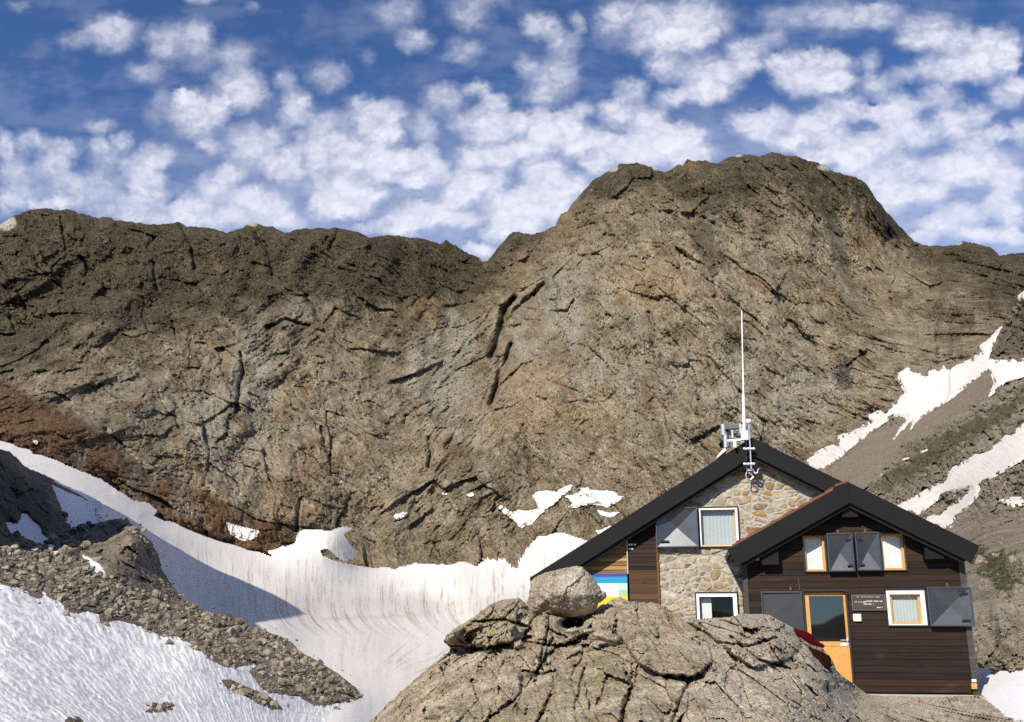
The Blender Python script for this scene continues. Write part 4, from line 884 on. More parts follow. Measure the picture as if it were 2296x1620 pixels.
class MB:
    def __init__(s): s.v = []; s.f = []
    def poly(s, pts):
        n = len(s.v); s.v += [tuple(p) for p in pts]; s.f.append(list(range(n, n+len(pts)))); return s
    def prism(s, pts, y0, y1):
        """polygon of (x, z) extruded from y0 (front) to y1 (back); points run anticlockwise seen from the front"""
        k = len(pts); n = len(s.v)
        s.v += [(x, y0, z) for x, z in pts]+[(x, y1, z) for x, z in pts]
        s.f.append(list(range(n, n+k))); s.f.append(list(range(n+2*k-1, n+k-1, -1)))
        for i in range(k): j = (i+1) % k; s.f.append([n+i, n+k+i, n+k+j, n+j])
        return s
    def box(s, x0, z0, x1, z1, y0, y1): return s.prism([(x0, z0), (x1, z0), (x1, z1), (x0, z1)], y0, y1)
    def tube(s, a, b, r, r2=None, n=10):
        a, b = Vector(a), Vector(b); d = (b-a).normalized(); x = d.orthogonal().normalized(); y = d.cross(x); r2 = r if r2 is None else r2; m = len(s.v)
        for p, q in ((a, r), (b, r2)):
            s.v += [tuple(p+(x*math.cos(t)+y*math.sin(t))*q) for t in [6.28318*i/n for i in range(n)]]
        for i in range(n): j = (i+1) % n; s.f.append([m+i, m+j, m+n+j, m+n+i])
        s.f.append(list(range(m+n-1, m-1, -1))); s.f.append(list(range(m+n, m+2*n))); return s
    def path(s, pts, r, n=8):
        for a, b in zip(pts, pts[1:]): s.tube(a, b, r, n=n)
        return s
    def ball(s, c, r, n=10):
        m = len(s.v)
        for i in range(1, n):
            for j in range(2*n):
                t, p = math.pi*i/n, math.pi*j/n; s.v.append((c[0]+r*math.sin(t)*math.cos(p), c[1]+r*math.sin(t)*math.sin(p), c[2]+r*math.cos(t)))
        for i in range(n-2):
            for j in range(2*n):
                k = (j+1) % (2*n); s.f.append([m+i*2*n+j, m+(i+1)*2*n+j, m+(i+1)*2*n+k, m+i*2*n+k])
        s.f.append([m+j for j in range(2*n)][::-1]); s.f.append([m+(n-2)*2*n+j for j in range(2*n)]); return s
    def build(s, name, mat, parent=None, bevel=0., smooth=False):
        me = bpy.data.meshes.new(name); me.from_pydata(s.v, [], s.f); me.materials.append(mat)
        bm = bmesh.new(); bm.from_mesh(me); bmesh.ops.recalc_face_normals(bm, faces=bm.faces); bm.to_mesh(me); bm.free()
        if smooth: me.polygons.foreach_set('use_smooth', np.ones(len(me.polygons), bool))
        o = link(name, me, parent)
        if bevel:
            b = o.modifiers.new('bevel', 'BEVEL'); b.width = bevel; b.segments = 2; b.limit_method = 'ANGLE'
        return o

def timber(name, dark, light, weather=(.20, .16, .13), wamt=.35):
    t = NT(name, .72, .25)
    tone = t.attr('tone')
    g = t.noise(1., 5, .65, t.co((1.1, 14, 34)))
    g2 = t.noise(1., 3, .6, t.co((.9, 2, 3.2)))
    c = t.ramp(t.math('ADD', t.math('MULTIPLY', g, .66), t.math('MULTIPLY', tone, .34)), [(.32, dark), (.66, light)])
    c = t.mix(t.math('MULTIPLY', t.ramp(g2, [(.58, 0), (.74, 1)]), t.ramp(g, [(.46, 0), (.62, wamt)])), c, weather)
    k = t.voro(1., t.co((1.7, 1, 5.)))
    c = t.mix(t.ramp(k, [(.06, .8), (.12, 0)]), c, tuple(x*.35 for x in dark))
    t.bump(g, .35, .006)
    return t.color(c)
M_TIMBER = timber('dark_timber', (.0075, .0033, .0017), (.034, .0145, .0068), (.15, .085, .045), .42)
M_PANEL = timber('brown_panel', (.055, .026, .012), (.105, .055, .026), (.2, .15, .1), .15)
M_GOLD = timber('golden_boards', (.11, .055, .018), (.36, .215, .09), (.4, .3, .18), .2)
M_POST = timber('grey_post', (.05, .045, .042), (.115, .105, .10), (.25, .24, .23), .3)
M_FASCIA = plain('black_fascia', (.0075, .007, .007), .65, .18, var=.35, scale=6)
M_STEEL = plain('grey_steel', (.095, .10, .108), .36, .5, .7, var=.3, scale=5)
M_BLACK = plain('black_metal', (.02, .02, .021), .45, .4, var=.2)
M_OAK = plain('varnished_wood', (.58, .29, .075), .45, .4, var=.28, scale=14)
M_WHITE = plain('white_paint', (.80, .80, .80), .5, .4, var=.05)
M_CURTAIN = plain('white_curtain', (.66, .67, .66), .9, .1, var=.06, scale=3)
M_GREYCURT = plain('grey_curtain', (.40, .43, .43), .9, .1, var=.08, scale=3)
M_COPPER = plain('copper_flashing', (.20, .075, .04), .4, .5, .5, var=.6, scale=9)
M_ROOF = plain('roof_sheet', (.05, .046, .045), .6, .3)
M_INSIDE = plain('dark_interior', (.006, .006, .006), 1., 0.)
M_ALU = plain('aluminium', (.62, .63, .64), .3, .5, .6, var=.1)
M_RED = plain('red_cloth', (.055, .003, .005), .95, .05, var=.25, scale=9)
M_BROWN_PIECE = plain('dark_brown_piece', (.016, .006, .004), .95, .05, var=.3, scale=9)
def glass(name, tint, refl):
    t = NT(name); g = t.n('ShaderNodeBsdfGlossy'); g.inputs['Roughness'].default_value = .02; tp = t.n('ShaderNodeBsdfTransparent'); tp.inputs[0].default_value = (*tint, 1)
    lw = t.n('ShaderNodeLayerWeight'); lw.inputs[0].default_value = .35; m = t.n('ShaderNodeMixShader')
    t.put(m.inputs[0], t.math('ADD', t.math('MULTIPLY', lw.outputs['Facing'], .12), refl)); t.t.links.new(tp.outputs[0], m.inputs[1]); t.t.links.new(g.outputs[0], m.inputs[2])
    t.t.links.new(m.outputs[0], t.t.nodes['Material Output'].inputs[0]); return t.m
M_GLASS = glass('window_glass', (.95, .97, .96), .03); M_DOORGLASS = glass('door_glass', (.3, .33, .38), .13)

# ---- openings (X, Z rectangles)
W1 = rect(1800, 1200, 1853, 1284); W2 = rect(1973, 1195, 2031, 1281); DOOR = rect(1806, 1323, 1908, 1556); DOOR = (DOOR[0], .02, DOOR[2], DOOR[3])
W3 = rect(1986, 1321, 2078, 1405)
W4 = rect(1560, 1328, 1656, 1425, YM); W5 = rect(1566, 1137, 1657, 1228, YM)

# ---- annexe front: boards clipped to the gable, left open at door and windows
xl, xr = hp(1672, 1330)[0], hp(2166, 1400)[0]
ax, az = hp(1900, 1095); el = hp(1650, 1250)[1]; exl = hp(1650, 1250)[0]; er = hp(2185, 1240)[1]; exr = hp(2185, 1240)[0]
def zroof(x): return az-(ax-x)*(az-el)/(ax-exl) if x < ax else az-(x-ax)*(az-er)/(exr-ax)
def xspan(z, a, b):
    lo = a if z <= zroof(a) else ax-(az-z)*(ax-exl)/(az-el)
    hi = b if z <= zroof(b) else ax+(az-z)*(exr-ax)/(az-er)
    return lo, hi
def boards(name, mat, a, b, z0, z1, h, y, holes, parent, span, seed=1, gap=.006, lip=.010):
    rg = np.random.RandomState(seed); vs, fs, tone = [], [], []
    z = z0
    while z < z1-1e-4:
        ze = min(z+h, z1); t0 = rg.uniform()
        cuts = sorted({z, ze}|{c for q in holes for c in (q[1], q[3]) if z < c < ze})
        for c0, c1 in zip(cuts, cuts[1:]):
            l0, r0 = span(c0, a, b); l1, r1 = span(c1-gap, a, b)
            if r0-l0 < .02: continue
            if r1 < l1: l1 = r1 = (l1+r1)/2
            segs = [(l0, r0, l1, r1)]
            for q in holes:
                if c0 >= q[1]-1e-6 and c1 <= q[3]+1e-6:
                    nx = []
                    for (p0, s0, p1, s1) in segs:
                        if q[0] > p0+.01: nx.append((p0, min(q[0], s0), p1, min(q[0], s1)))
                        if q[2] < s0-.01: nx.append((max(q[2], p0), s0, max(q[2], p1), s1))
                    segs = nx
            for (p0, s0, p1, s1) in segs:
                yb = y-lip*(1-(c0-z)/h); yt = y-lip*(1-(c1-z)/h)
                n = len(vs)
                vs += [(p0, yb, c0), (s0, yb, c0), (s1, yt, c1-gap*(c1 == ze)), (p1, yt, c1-gap*(c1 == ze)), (p0, y+.03, c0), (s0, y+.03, c0)]
                fs += [[n, n+1, n+2, n+3], [n+4, n+5, n+1, n]]; tone += [t0]*6
        z = ze
    me = bpy.data.meshes.new(name); me.from_pydata(vs, [], fs); me.materials.append(mat)
    at = me.attributes.new('tone', 'FLOAT', 'POINT'); at.data.foreach_set('value', np.array(tone, np.float32))
    return link(name, me, parent)
aw = boards('timber_wall', M_TIMBER, xl, xr, .03, az-.02, .128, 0., [W1, W2, W3, DOOR], hut, xspan)
aw['label'] = 'dark brown board front of the annexe'
b = MB(); b.prism([(xl+.03, 0), (xr-.03, 0), (xr-.03, zroof(xr)-.12), (ax, az-.12), (xl+.03, zroof(xl)-.12)], .30, .36); b.build('back_wall', M_INSIDE, hut)
for q in (W1, W2, W3, DOOR): pass
b = MB().box(xr-.02, 0, xr, zroof(xr)-.05, .04, YM+3).box(xl, 0, xl+.02, zroof(xl)-.05, .04, YM); b.build('side_wall', M_TIMBER, hut)
for x, s in ((xl-.055, 1), (xr-.02, 1)):
    MB().box(x, .0, x+.115, zroof(x+.05)-.06, -.045, .06).build('corner_post', M_POST, hut, .006)
MB().box(xl-.02, -.16, xr+.03, .0, -.03, .3).build('sill_beam', plain('concrete', (.34, .34, .30), .9, .1, var=.15, scale=8), hut, .01)
MB().box(hp(2175, 1537)[0], .12, hp(2187, 1537)[0], hp(2180, 1532)[1], -.12, -.05).build('post_foot', M_OAK, hut, .004)
MB().box(hp(2176, 1527)[0], hp(2180, 1531)[1]+.01, hp(2186, 1527)[0], hp(2180, 1523)[1], -.12, -.05).build('white_cap', M_WHITE, hut, .01)

# ---- roofs
def roof(name, apex, left, right, y0, y1, h, depth_mat, parent, notchR=None):
    """apex, left, right: top edge of the barge boards in (X, Z)"""
    r = bpy.data.objects.new('x', None); bpy.data.objects.remove(r)
    s = MB(); k = .08
    s.prism([left, (left[0]+.02, left[1]-k), (apex[0], apex[1]-k), (right[0]-.02, right[1]-k), right, apex][::1], y0+.06, y1)
    ro = s.build(name, M_ROOF, parent)
    for e, sg in ((left, -1), (right, 1)):
        d = Vector((e[0]-apex[0], e[1]-apex[1])).normalized(); n = Vector((-d.y, d.x)); n = n if n.y < 0 else -n
        cut = Vector((e[0], e[1]))+n*h*1.0
        mid = (apex[0], apex[1]-h/abs(n.y))
        lift = .03
        MB().prism([(apex[0], apex[1]+lift), (e[0], e[1]+lift), tuple(cut), mid], y0, y0+.055).build('barge_board', M_FASCIA, ro, .006)
        # board behind, a little lower: the stepped edge seen under the eave
        c2 = Vector((e[0], e[1]))+n*(h+.07)-d*.12; MB().prism([(apex[0], apex[1]-.2), (e[0]-d.x*.1, e[1]-d.y*.1-.05), tuple(c2), (apex[0], apex[1]-(h+.07)/abs(n.y))], y0+.075, y0+.12).build('rafter', M_FASCIA, ro)
        # soffit boards
        s = MB(); a0 = Vector(apex)+n*(.16); e0 = Vector((e[0], e[1]))+n*.16-d*.05
        s.prism([tuple(Vector(apex)+n*.10), tuple(Vector((e[0], e[1]))+n*.10-d*.05), tuple(e0), tuple(a0)], y0+.12, min(y1, y0+2.4)).build('soffit', M_PANEL, ro)
    return ro
yA = -.42
apA = hp(1901, 1084, yA); lA = hp(1631, 1236, yA); rA = hp(2196, 1227, yA)
ra = roof('annexe_roof', apA, lA, rA, yA, YM+2.5, .36, M_FASCIA, hut)
yB = YM-.38
apB = hp(1687, 984, yB); lB = hp(1187, 1299, yB); rB = hp(2150, 1212, yB+0)
rb = roof('main_roof', apB, lB, rB, yB, YM+7, .345, M_FASCIA, hut)
# copper flashing where the annexe roof meets the stone wall
d = Vector((lA[0]-apA[0], lA[1]-apA[1])); s = MB(); rgf = np.random.RandomState(3)
for i in range(26):
    t0, t1 = .12+.84*i/26, .12+.84*(i+1)/26; hh = .045+rgf.uniform(0, .035)
    p, q = Vector(apA)+d*t0, Vector(apA)+d*t1
    s.prism([(p.x, p.y+.032), (q.x, q.y+.032), (q.x, q.y+.032+hh), (p.x, p.y+.032+hh*rgf.uniform(.7, 1.2))], yA+.01+rgf.uniform(0, .03), yA+.10)
s.build('flashing', M_COPPER, ra)
p = hp(1886, 1085, yA); MB().prism([(p[0]-.12, p[1]-.06), (p[0]+.16, p[1]+.04), (p[0]+.16, p[1]+.075), (p[0]-.12, p[1]-.01)], yA+.005, yA+.3).build('ridge_flashing', M_COPPER, ra)
for u0, v0, u1, v1, y in ((1886, 1119, 1923, 1160, -.26), (1707, 1222, 1746, 1267, -.26), (2073, 1208, 2115, 1254, -.26)):
    x0, z0, x1, z1 = rect(u0, v0, u1, v1, y)
    MB().prism([(x0, z0), (x1, z0), (x1, z1), ((x0+x1)/2, z1+.1), (x0, z1)], y, .02).build('purlin', M_FASCIA, hut, .006)
x0, z0, x1, z1 = rect(1666, 1016, 1701, 1054, YM-.3)
MB().box(x0, z0, x1, z1, YM-.3, YM+.02).build('purlin', M_FASCIA, hut, .006)
a = hp(1606, 1030, yB+.1); c = hp(1628, 1007, yB+.1)
MB().prism([a, (c[0], c[1]-.04), c, (c[0]-.05, c[1]+.015), (a[0]+.02, a[1]+.07)], yB+.08, yB+.6).build('roof_light', M_WHITE, rb, .01)

# ---- stone gable of the main house
sx0, sx1 = hp(1477, 1250, YM)[0], hp(1720, 1250, YM)[0]+.6
def zmain(x):
    x, a = x, apB
    return a[1]-(a[0]-x)*(a[1]-lB[1])/(a[0]-lB[0]) if x < a[0] else a[1]-(x-a[0])*(a[1]-rB[1])/(rB[0]-a[0])
gx_, gz_ = np.meshgrid(np.arange(sx0, hp(1905, 1100, YM)[0], .014), np.arange(-.3, apB[1]-.05, .014))
f1, e, rid, fac = cells((gx_+.09*fbm(gx_*2.2, gz_*2.2, 3, .6, seed=160))/.25, (gz_+.07*fbm(gx_*2.6, gz_*2.6, 3, .6, seed=161))/.16, 11)
small = cells(gx_/.12, gz_/.09, 12)
mort = sstep(.04, .26, e+.13*fbm(gx_*11, gz_*11, 4, .6, seed=162))*np.where(rid < .2, sstep(.05, .3, small[1]), 1)
hgt = mort*(.024+.03*fac)+.010*fbm(gx_*9, gz_*9, 4, .6, seed=163)+.006*fbm(gx_*30, gz_*30, 2, .6, seed=164)
lim = np.array([zmain(x)-.1 for x in gx_[0]])[None]
keep = gz_ < lim
for q in (W4, W5): keep &= ~((gx_ > q[0]) & (gx_ < q[2]) & (gz_ > q[1]) & (gz_ < q[3]))
t = NT('rubble_masonry', .95, .1)
hue = t.attr('hue'); st = t.attr('stone')
c = t.ramp(hue, [(.0, (.30, .24, .155)), (.2, (.39, .335, .24)), (.38, (.30, .19, .085)), (.5, (.35, .29, .195)), (.66, (.46, .41, .31)), (.8, (.22, .14, .07)), (.92, (.37, .31, .215)), (1., (.27, .215, .14))])
nz = t.noise(9., 6, .7); nf = t.noise(38., 3, .65)
c = t.mix(.75, c, t.ramp(nz, [(.3, .22), (.5, .5), (.68, .82)]), 'OVERLAY'); c = t.mix(.5, c, t.ramp(nf, [(.3, .25), (.7, .75)]), 'OVERLAY')
c = t.mix(t.ramp(t.noise(3.2, 4, .7), [(.52, 0), (.66, .6)]), c, (.27, .15, .055))
mc = t.mix(nf, (.27, .26, .235), (.43, .415, .375))
M_MASON = t.color(t.mix(t.ramp(st, [(.25, 0), (.6, 1)]), mc, c)); t.bump(nf, .35, .01)
P3 = np.stack([gx_, YM-hgt, gz_], -1)
o = sheet('stone_wall', P3, None if keep.all() else keep & np.roll(keep, 1, 0) & np.roll(keep, 1, 1), dict(hue=(rid*7.3+small[2]*np.where(rid < .2, 3, 0)) % 1., stone=mort), M_MASON); o.parent = hut
o['label'] = 'tan rubble stone gable wall'
MB().prism([(sx0+.02, -.5), (sx1+3, -.5), (sx1+3, zmain(sx1+3)-.2), (apB[0], apB[1]-.2), (sx0+.02, zmain(sx0)-.2)], YM+.28, YM+.34).build('back_wall', M_INSIDE, hut)
# timber bay to the left of the masonry
lx0, lx1 = hp(1225, 1300, YM)[0], hp(1408, 1260, YM)[0]
px0, px1 = hp(1410, 1260, YM)[0], hp(1473, 1260, YM)[0]
zsp = hp(1440, 1282, YM)[1]; zmu = hp(1370, 1286, YM)[1]
def mspan(z, a, b):
    lo = apB[0]-(apB[1]-.12-z)*(apB[0]-lB[0])/(apB[1]-lB[1])
    return max(a, lo), b
o = boards('board_wall', M_GOLD, lx0, lx1-.03, zmu-.01, apB[1], .092, YM+.02, [], hut, mspan, 5, .008, .020); o['label'] = 'sunlit golden louvre boards under the eave'
o = boards('board_wall', M_GOLD, lx0, lx1-.03, -.4, zmu-.02, .14, YM+.05, [], hut, mspan, 6); 
o = boards('panel', M_TIMBER, px0, px1, zsp+.02, apB[1], .098, YM-.01, [], hut, mspan, 7); o['label'] = 'dark boarded upper panel'
o = boards('panel', M_PANEL, px0, px1, -.4, zsp-.01, .11, YM-.05, [], hut, mspan, 8, .003, .004); o['label'] = 'brown boarded lower panel'
MB().prism([(lx0, -.4), (px1+.03, -.4), (px1+.03, mspan(0, 0, 1)[1]*0+zmain(px1)-.25), (lx0, zmain(lx0)-.25)], YM+.07, YM+.11).build('backing', M_INSIDE, hut)
MB().box(px0, zsp-.008, px1, zsp+.016, YM-.07, YM).build('rail', M_GOLD, hut, .003)
MB().box(lx1-.022, zmu-.02, lx1+.005, hp(1408, 1206, YM)[1], YM-.06, YM+.02).build('trim', plain('pale_trim', (.46, .40, .36), .8, .1), hut, .003)
MB().box(px1-.005, -.3, px1+.045, hp(1475, 1130, YM)[1], YM-.07, YM+.04).build('trim', M_GOLD, hut, .004)
for u in (1411.5, 1417, 1424): MB().ball((hp(u, 1222, YM)[0], YM-.05, hp(u, 1222, YM)[1]), .026, 6).build('insulator', M_WHITE, hut)
x, z = hp(1410, 1231, YM); MB().box(x, z-.02, x+.1, z+.01, YM-.05, YM-.02).build('bracket', M_WHITE, hut)
# painted panel: coloured bands
mural = bpy.data.objects.new('painted_panel', None); COL.objects.link(mural); mural.parent = hut
x0, x1 = hp(1318, 1320, YM)[0], hp(1407, 1320, YM)[0]
def mz(v): return hp(1370, v, YM)[1]
def band(col, a, c, v0, v1):
    return a, c, mz(v1), mz(v0), col
bands = [band((.045, .06, .32), x0, x1, 1287, 1294), band((.02, .27, .46), x0, x1, 1294, 1308.5), band((.70, .76, .80), x0, x0+.70, 1308.5, 1338), band((.42, .60, .80), x0+.70, x1, 1308.5, 1323), band((.33, .50, .25), x0+.70, x1, 1323, 1338), band((.72, .50, .02), x0, x1, 1338, 1370)]
for i, (a, c, z0, z1, col) in enumerate(bands):
    b = MB(); b.box(a, z0, c, z1, YM-.012-.0, YM+.02)
    b.build('paint_band', plain('paint_%d' % i, col, .6, .2, var=.06, scale=4), mural)

# ---- windows, door, shutters
def window(q, y, liner, sash, curtain, white=None, ft=.045, reveal=.10, dark=False, halfcurtain=False):
    x0, z0, x1, z1 = q
    w = MB()
    for a in ((x0, z0, x1, z0+.022), (x0, z1-.022, x1, z1), (x0, z0+.022, x0+.022, z1-.022), (x1-.022, z0+.022, x1, z1-.022)): w.box(*a, y-.05, y+reveal+.08)
    w = w.build('window', liner, hut)
    i0, i1, k0, k1 = x0+.022, x1-.022, z0+.022, z1-.022
    if white is not None:
        t = white; f = MB()
        for a in ((i0, k0, i1, k0+t*.25), (i0, k1-t, i1, k1), (i0, k0+t*.25, i0+t*.8, k1-t), (i1-t, k0+t*.25, i1, k1-t)): f.box(*a, y-.03, y+.04)
        f.build('outer_frame', M_WHITE, w, .004); i0 += t*.8; i1 -= t; k0 += t*.25; k1 -= t
    f = MB(); s = ft
    for a in ((i0, k0, i1, k0+s), (i0, k1-s, i1, k1), (i0, k0+s, i0+s, k1-s), (i1-s, k0+s, i1, k1-s)): f.box(*a, y+reveal-.03, y+reveal+.03)
    f.build('sash', sash, w, .004)
    MB().poly([(i0+s, y+reveal, k0+s), (i1-s, y+reveal, k0+s), (i1-s, y+reveal, k1-s), (i0+s, y+reveal, k1-s)]).build('pane', M_GLASS, w)
    if curtain is not None:
        n = 60; vs = []; fs = []
        zb = k0+s if not halfcurtain else k1-s-(k1-k0)*.55
        xa, xb = (i0+s*.5, i1-s*.5) if not halfcurtain else (i0+s, i0+(i1-i0)*.36)
        for j in range(n+1):
            x = xa+(xb-xa)*j/n; yy = y+reveal+.05+.005*math.sin(j*.9)+.003*math.sin(j*2.3)
            vs += [(x, yy, zb-.02+.01*math.sin(j*.4)), (x, yy, k1-s*.5)]
        fs = [[2*j, 2*j+2, 2*j+3, 2*j+1] for j in range(n)]
        me = bpy.data.meshes.new('curtain'); me.from_pydata(vs, [], fs); me.materials.append(curtain)
        me.polygons.foreach_set('use_smooth', np.ones(n, bool)); link('curtain', me, w)
    return w
window(W1, 0, M_BLACK, M_OAK, M_CURTAIN, reveal=.09)['label'] = 'narrow upper window left of the two middle shutters'
window(W2, 0, M_BLACK, M_OAK, M_CURTAIN, reveal=.09)['label'] = 'narrow upper window right of the two middle shutters'
window(W3, 0, M_BLACK, M_OAK, M_GREYCURT, .085, reveal=.07)['label'] = 'square white framed window right of the door'
window(W4, YM-.04, M_BLACK, M_BLACK, M_CURTAIN, .085, .02, reveal=.10, halfcurtain=True)['label'] = 'dark open white framed lower window in the stone wall'
window(W5, YM-.04, M_BLACK, M_OAK, M_GREYCURT, .05, .03, reveal=.09)['label'] = 'upper window in the stone wall with a grey curtain'

def shutter(u0, v0, u1, v1, Y, hinge, lab, slope=.0, flat=False):
    x0, z0, x1, z1 = rect(u0, v0, u1, v1, Y); y = Y-.14; t = .028
    f = MB()
    for a in ((x0, z0, x1, z0+t), (x0, z1-t, x1, z1), (x0, z0+t, x0+t, z1-t), (x1-t, z0+t, x1, z1-t)): f.box(*a, y-.022, y+.11)
    o = f.build('shutter', M_STEEL, hut, .005); o['label'] = lab
    a, b, c, d = (x0+t, y-.0, z0+t), (x1-t, y-.0, z0+t), (x1-t, y-.0, z1-t), (x0+t, y-.0, z1-t)
    k = .008 if flat else .105
    m = ((x0+x1)/2, y+k, (z0+z1)/2)
    MB().poly([a, b, m]).poly([b, c, m]).poly([c, d, m]).poly([d, a, m]).build('shutter_panel', M_STEEL, o)
    h = MB(); sx = x0 if hinge < 0 else x1
    for z in (z0+.16*(z1-z0), z1-.16*(z1-z0)):
        for xx in ((x0+.10*(x1-x0), x0+.30*(x1-x0)), (x1-.28*(x1-x0), x1-.08*(x1-x0)))[(hinge > 0):][:1]:
            h.box(xx[0], z-.016, xx[1], z+.016, y-.028, y+.012).ball((xx[0]+.02, y-.02, z), .026, 6)
    h.build('strap_hinge', M_BLACK, o)
    h = MB().tube(((x0+x1)/2-.02, y+.02, z1+.07), ((x0+x1)/2-.02, y+.02, z1-.01), .028); h.build('peg', M_GOLD, o)
    return o
shutter(1854, 1197, 1912, 1283, 0, 1, 'left one of the two middle steel shutters')
shutter(1917, 1195, 1972, 1281, 0, -1, 'right one of the two middle steel shutters')
shutter(2079, 1317, 2177, 1405, 0, 1, 'wide steel shutter at the right corner')
shutter(1471, 1140, 1565, 1229, YM-.05, -1, 'wide steel shutter on the stone wall')
s = rect(1712, 1327, 1805, 1555, 0); x0, x1, z1 = s[0], s[2], s[3]
f = MB(); t = .03
for a in ((x0, .05, x1, .05+t), (x0, z1-t, x1, z1), (x0, .05+t, x0+t, z1-t), (x1-t, .05+t, x1, z1-t)): f.box(*a, -.085, -.03)
ds = f.build('door_shutter', M_STEEL, hut, .005); zm = z1-.62
MB().poly([(x0+t, -.06, zm), (x1-t, -.06, zm), (x1-t, -.06, z1-t)]).poly([(x0+t, -.06, zm), (x1-t, -.06, z1-t), (x0+t, -.045, z1-t)]).poly([(x0+t, -.06, .08), (x1-t, -.06, .08), (x1-t, -.06, zm), (x0+t, -.06, zm)]).build('shutter_panel', plain('dull_steel', (.045, .047, .05), .6, .3, .2, var=.2, scale=5), ds)
MB().tube(((x0+x1)/2+.2, -.06, z1+.02), ((x0+x1)/2+.2, -.06, z1+.1), .026).build('peg', M_GOLD, ds)
# door
x0, z0, x1, z1 = DOOR
f = MB()
for a in ((x0, z1-.035, x1, z1), (x0, z0, x0+.03, z1-.035), (x1-.03, z0, x1, z1-.035)): f.box(*a, -.05, .14)
door = f.build('door', M_BLACK, hut, .004)
gx0, gz0, gx1, gz1 = rect(1817, 1337, 1894, 1439, .07)
f = MB(); i0, i1 = x0+.03, x1-.03
f.box(i0, gz0-.0, gx0, z1-.05, .05, .10).box(gx1, gz0, i1, z1-.05, .05, .10).box(gx0, gz1, gx1, z1-.05, .055, .095)
f.box(i0, z0, i1, gz0-.09, .055, .10).box(i0, gz0-.09, i1, gz0, .045, .10)
f.box(gx1+.0, z0, i1, gz0-.09, .04, .055)
f.build('door_leaf', M_OAK, door, .005)
MB().poly([(gx0, .07, gz0), (gx1, .07, gz0), (gx1, .07, gz1), (gx0, .07, gz1)]).build('door_pane', M_DOORGLASS, door)
hx, hz = hp(1901, 1436, 0); MB().ball((hx, .02, hz), .03, 8).box(hx-.02, hz-.10, hx+.02, hz+.05, .035, .055).tube((hx, .01, hz), (hx-.14, .01, hz), .012).build('door_handle', M_ALU, door)
hx, hz = hp(1893, 1446, 0); MB().box(hx-.06, hz-.03, hx+.06, hz+.03, .036, .046).build('label_plate', M_WHITE, door, .004)
# plaque with small unreadable pale lettering
x0, z0, x1, z1 = rect(1909, 1334, 1985, 1369)
pl = MB().box(x0, z0, x1, z1, -.045, -.02).build('plaque', M_POST, hut, .004)
b = MB(); rgp = np.random.RandomState(9)
for (ua, ub, v, hgt_, dens_) in ((1918, 1974, 1339, .014, .5), (1914, 1940, 1350.2, .028, .8), (1941, 1978, 1348.6, .028, .85), (1936, 1958, 1355.2, .028, .8), (1965, 1978, 1362.8, .022, .8)):
    u = ua
    while u < ub:
        w_ = rgp.uniform(.8, 1.7)
        if rgp.uniform() < dens_:
            xa, za = hp(u, v+rgp.uniform(-.35, .35)); b.box(xa, za-hgt_*.5, xa+w_*.0075, za+hgt_*rgp.uniform(.3, .6), -.049, -.044)
        u += w_+.35
b.build('lettering', plain('pale_letters', (.62, .52, .38), .8, .1), pl)
b = MB()
for a in ((x0, z1-.016, x1, z1), (x0, z0, x1, z0+.012), (x0, z0+.012, x0+.014, z1-.016), (x1-.012, z0+.012, x1, z1-.016)): b.box(*a, -.05, -.04)
b.build('rim', plain('weathered_rim', (.16, .14, .115), .9, .1, var=.5, scale=30), pl)
x0, z0, x1, z1 = rect(1912, 1377, 1930.5, 1394); MB().box(x0, z0, x1, z1, -.06, -.012).build('switch_box', plain('cream_plastic', (.74, .72, .52), .5, .3), hut, .015)
x, z = hp(1790, 1296); MB().path([(x, -.02, z), (x+.01, -.02, z-.22), (x+.0, -.03, z-.26)], .008).build('cable', M_GOLD, hut)
x, z = hp(1699, 1254); MB().box(x-.05, z-.03, x+.03, z+.03, -.08, -.02).build('junction_box', M_WHITE, hut, .01)

# ---- aerials on the ridge (each a thing of its own)
YA = yB-.12
def loc(u, v, Y=YA): x, z = hp(u, v, Y); return (x, Y, z)
def ridge_thing(name, label, cat):
    o = bpy.data.objects.new(name, None); COL.objects.link(o)
    o.location = HO; o.rotation_euler = (0, 0, -PHI); tag(o, label, cat); return o
w = ridge_thing('whip_antenna', 'tall thin white whip antenna standing on the hut ridge', 'antenna')
MB().tube(loc(1663, 697), loc(1667, 888), .013, .019).build('rod', M_WHITE, w); MB().tube(loc(1666.8, 886), loc(1668.5, 970), .034, .036).build('sleeve', M_WHITE, w)
q0, q1 = loc(1662, 988), loc(1677, 967); MB().box(q0[0], q0[2], q1[0], q1[2], YA-.07, YA+.07).tube(loc(1666, 992), loc(1666.5, 986), .03).build('base_box', M_WHITE, w, .025)
f = ridge_thing('dipole_array', 'grey frame of short cylinders left of the white whip antenna', 'antenna')
for u0, v0, u1, v1, r, mat in ((1620.5, 952, 1622.5, 976, .050, M_ALU), (1659.5, 951, 1660.5, 972, .036, M_ALU), (1641.5, 965, 1642.5, 983, .032, M_ALU), (1626, 975, 1627, 1004, .046, M_ALU), (1647.5, 988, 1648.5, 1004, .040, M_WHITE)):
    MB().tube(loc(u0, v0), loc(u1, v1), r, n=14).build('element', mat, f, smooth=False)
for a, c, r, mat in ((loc(1624, 962), loc(1659, 959.5), .034, M_STEEL), (loc(1628, 989.5), loc(1664, 986.5), .032, M_WHITE), (loc(1624, 958, YA+.15), loc(1660, 956, YA+.15), .02, M_STEEL), (loc(1622, 975, YA+.0), loc(1662, 979, YA+.0), .012, M_STEEL), (loc(1634, 968), loc(1633, 989), .012, M_STEEL), (loc(1652, 968), loc(1652, 987), .012, M_STEEL), (loc(1636, 992), loc(1637, 1004), .018, M_STEEL)):
    MB().tube(a, c, r).build('crossbar', mat, f)
b_ = MB()
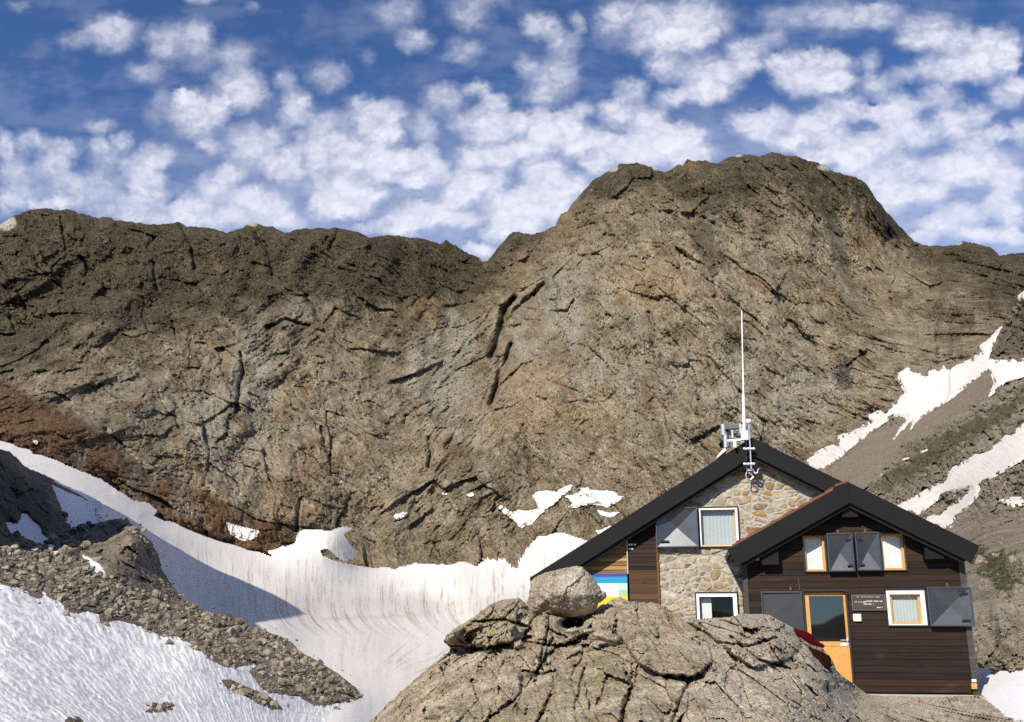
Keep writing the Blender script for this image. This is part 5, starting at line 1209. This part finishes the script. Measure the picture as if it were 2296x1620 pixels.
for u, v in ((1617, 952), (1661, 950)): b_.tube(loc(u, v), loc(u+4, v-1.5), .03)
b_.build('end_cap', M_BLACK, f)
g_ = ridge_thing('ball_antenna', 'white ball on a thin metal pole clamped to the gable tip', 'antenna')
MB().ball(loc(1678.5, 945), .062).build('ball', M_WHITE, g_, smooth=True)
x, y, z = loc(1678.5, 939.5); MB().tube((x-.03, y, z), (x+.03, y, z+.01), .03).build('cap', M_RED, g_)
MB().tube(loc(1679, 950), loc(1684.5, 1052), .018).build('pole', M_ALU, g_)
MB().tube(loc(1672.5, 988), loc(1673.5, 1050), .009).build('stay', M_STEEL, g_)
for v in (1007, 1041):
    b_ = MB().box(loc(1668, v)[0], loc(1668, v+1.6)[2], loc(1692, v)[0], loc(1668, v-1.6)[2], YA-.04, YA+.02)
    for u in (1669, 1678, 1690): b_.ball((loc(u, v)[0], YA-.03, loc(u, v)[2]), .030, 6)
    b_.build('clamp', M_WHITE, g_)
q0, q1 = loc(1674, 1057, YM-.36), loc(1690, 1051, YM-.36); MB().box(q0[0], q0[2], q1[0], q1[2], YM-.40, YM-.34).build('bracket', M_WHITE, g_, .01)
MB().path([loc(1690, 1056, YM-.36), loc(1692, 1062, YM-.38), loc(1698, 1061, YM-.38), loc(1700, 1053, YM-.36), loc(1704, 1051, YM-.3)], .018).path([loc(1675, 1058, YM-.36), loc(1672, 1066, YM-.36), loc(1675, 1074, YM-.36), loc(1683, 1076, YM-.36), loc(1689, 1070, YM-.36), loc(1684, 1063, YM-.37), loc(1678, 1060, YM-.37)], .015).build('cable', M_ALU, g_)

# =================================================================== red cloth and dark brown piece on the rock, cable in the snow
o = inflate('red_cloth', [(1774, 1409), (1784, 1409), (1800, 1412), (1815, 1418), (1826, 1426), (1834, 1436), (1845, 1442), (1852, 1448), (1846, 1456), (1834, 1452), (1824, 1450), (1812, 1444), (1800, 1436), (1786, 1428)], 14.75, .05, M_RED, step=1.0, rough=.02, seed=8, wall=10)
tag(o, 'dark red cloth draped along the top of the rock in front of the door', 'cloth')
o = inflate('dark_brown_piece', [(1797, 1450), (1812, 1449), (1836, 1457), (1862, 1470), (1866, 1484), (1864, 1500), (1874, 1520), (1858, 1506), (1842, 1502), (1832, 1490), (1822, 1474), (1810, 1474), (1800, 1490), (1789, 1503), (1786, 1494)], 14.55, .05, M_BROWN_PIECE, step=1.0, rough=.02, seed=9, wall=10)  # even dark brown body set in the gap between the rocks
tag(o, 'dark brown piece filling the rock gap under the red cloth', 'cloth')
b = MB()
pts = []
for u, v, D in ((2228, 1468, 29.5), (2238, 1484, 28.5), (2246, 1498, 27.3), (2253, 1518, 25.2), (2262, 1545, 22.6), (2270, 1562, 20.9), (2276, 1580, 19.4)):
    pts.append(tuple(point(u, v, D-.5)))
o = b.path(pts, .030).build('cable', M_BLACK, None); tag(o, 'black cable trailing over the snow patch beside the hut', 'cable')
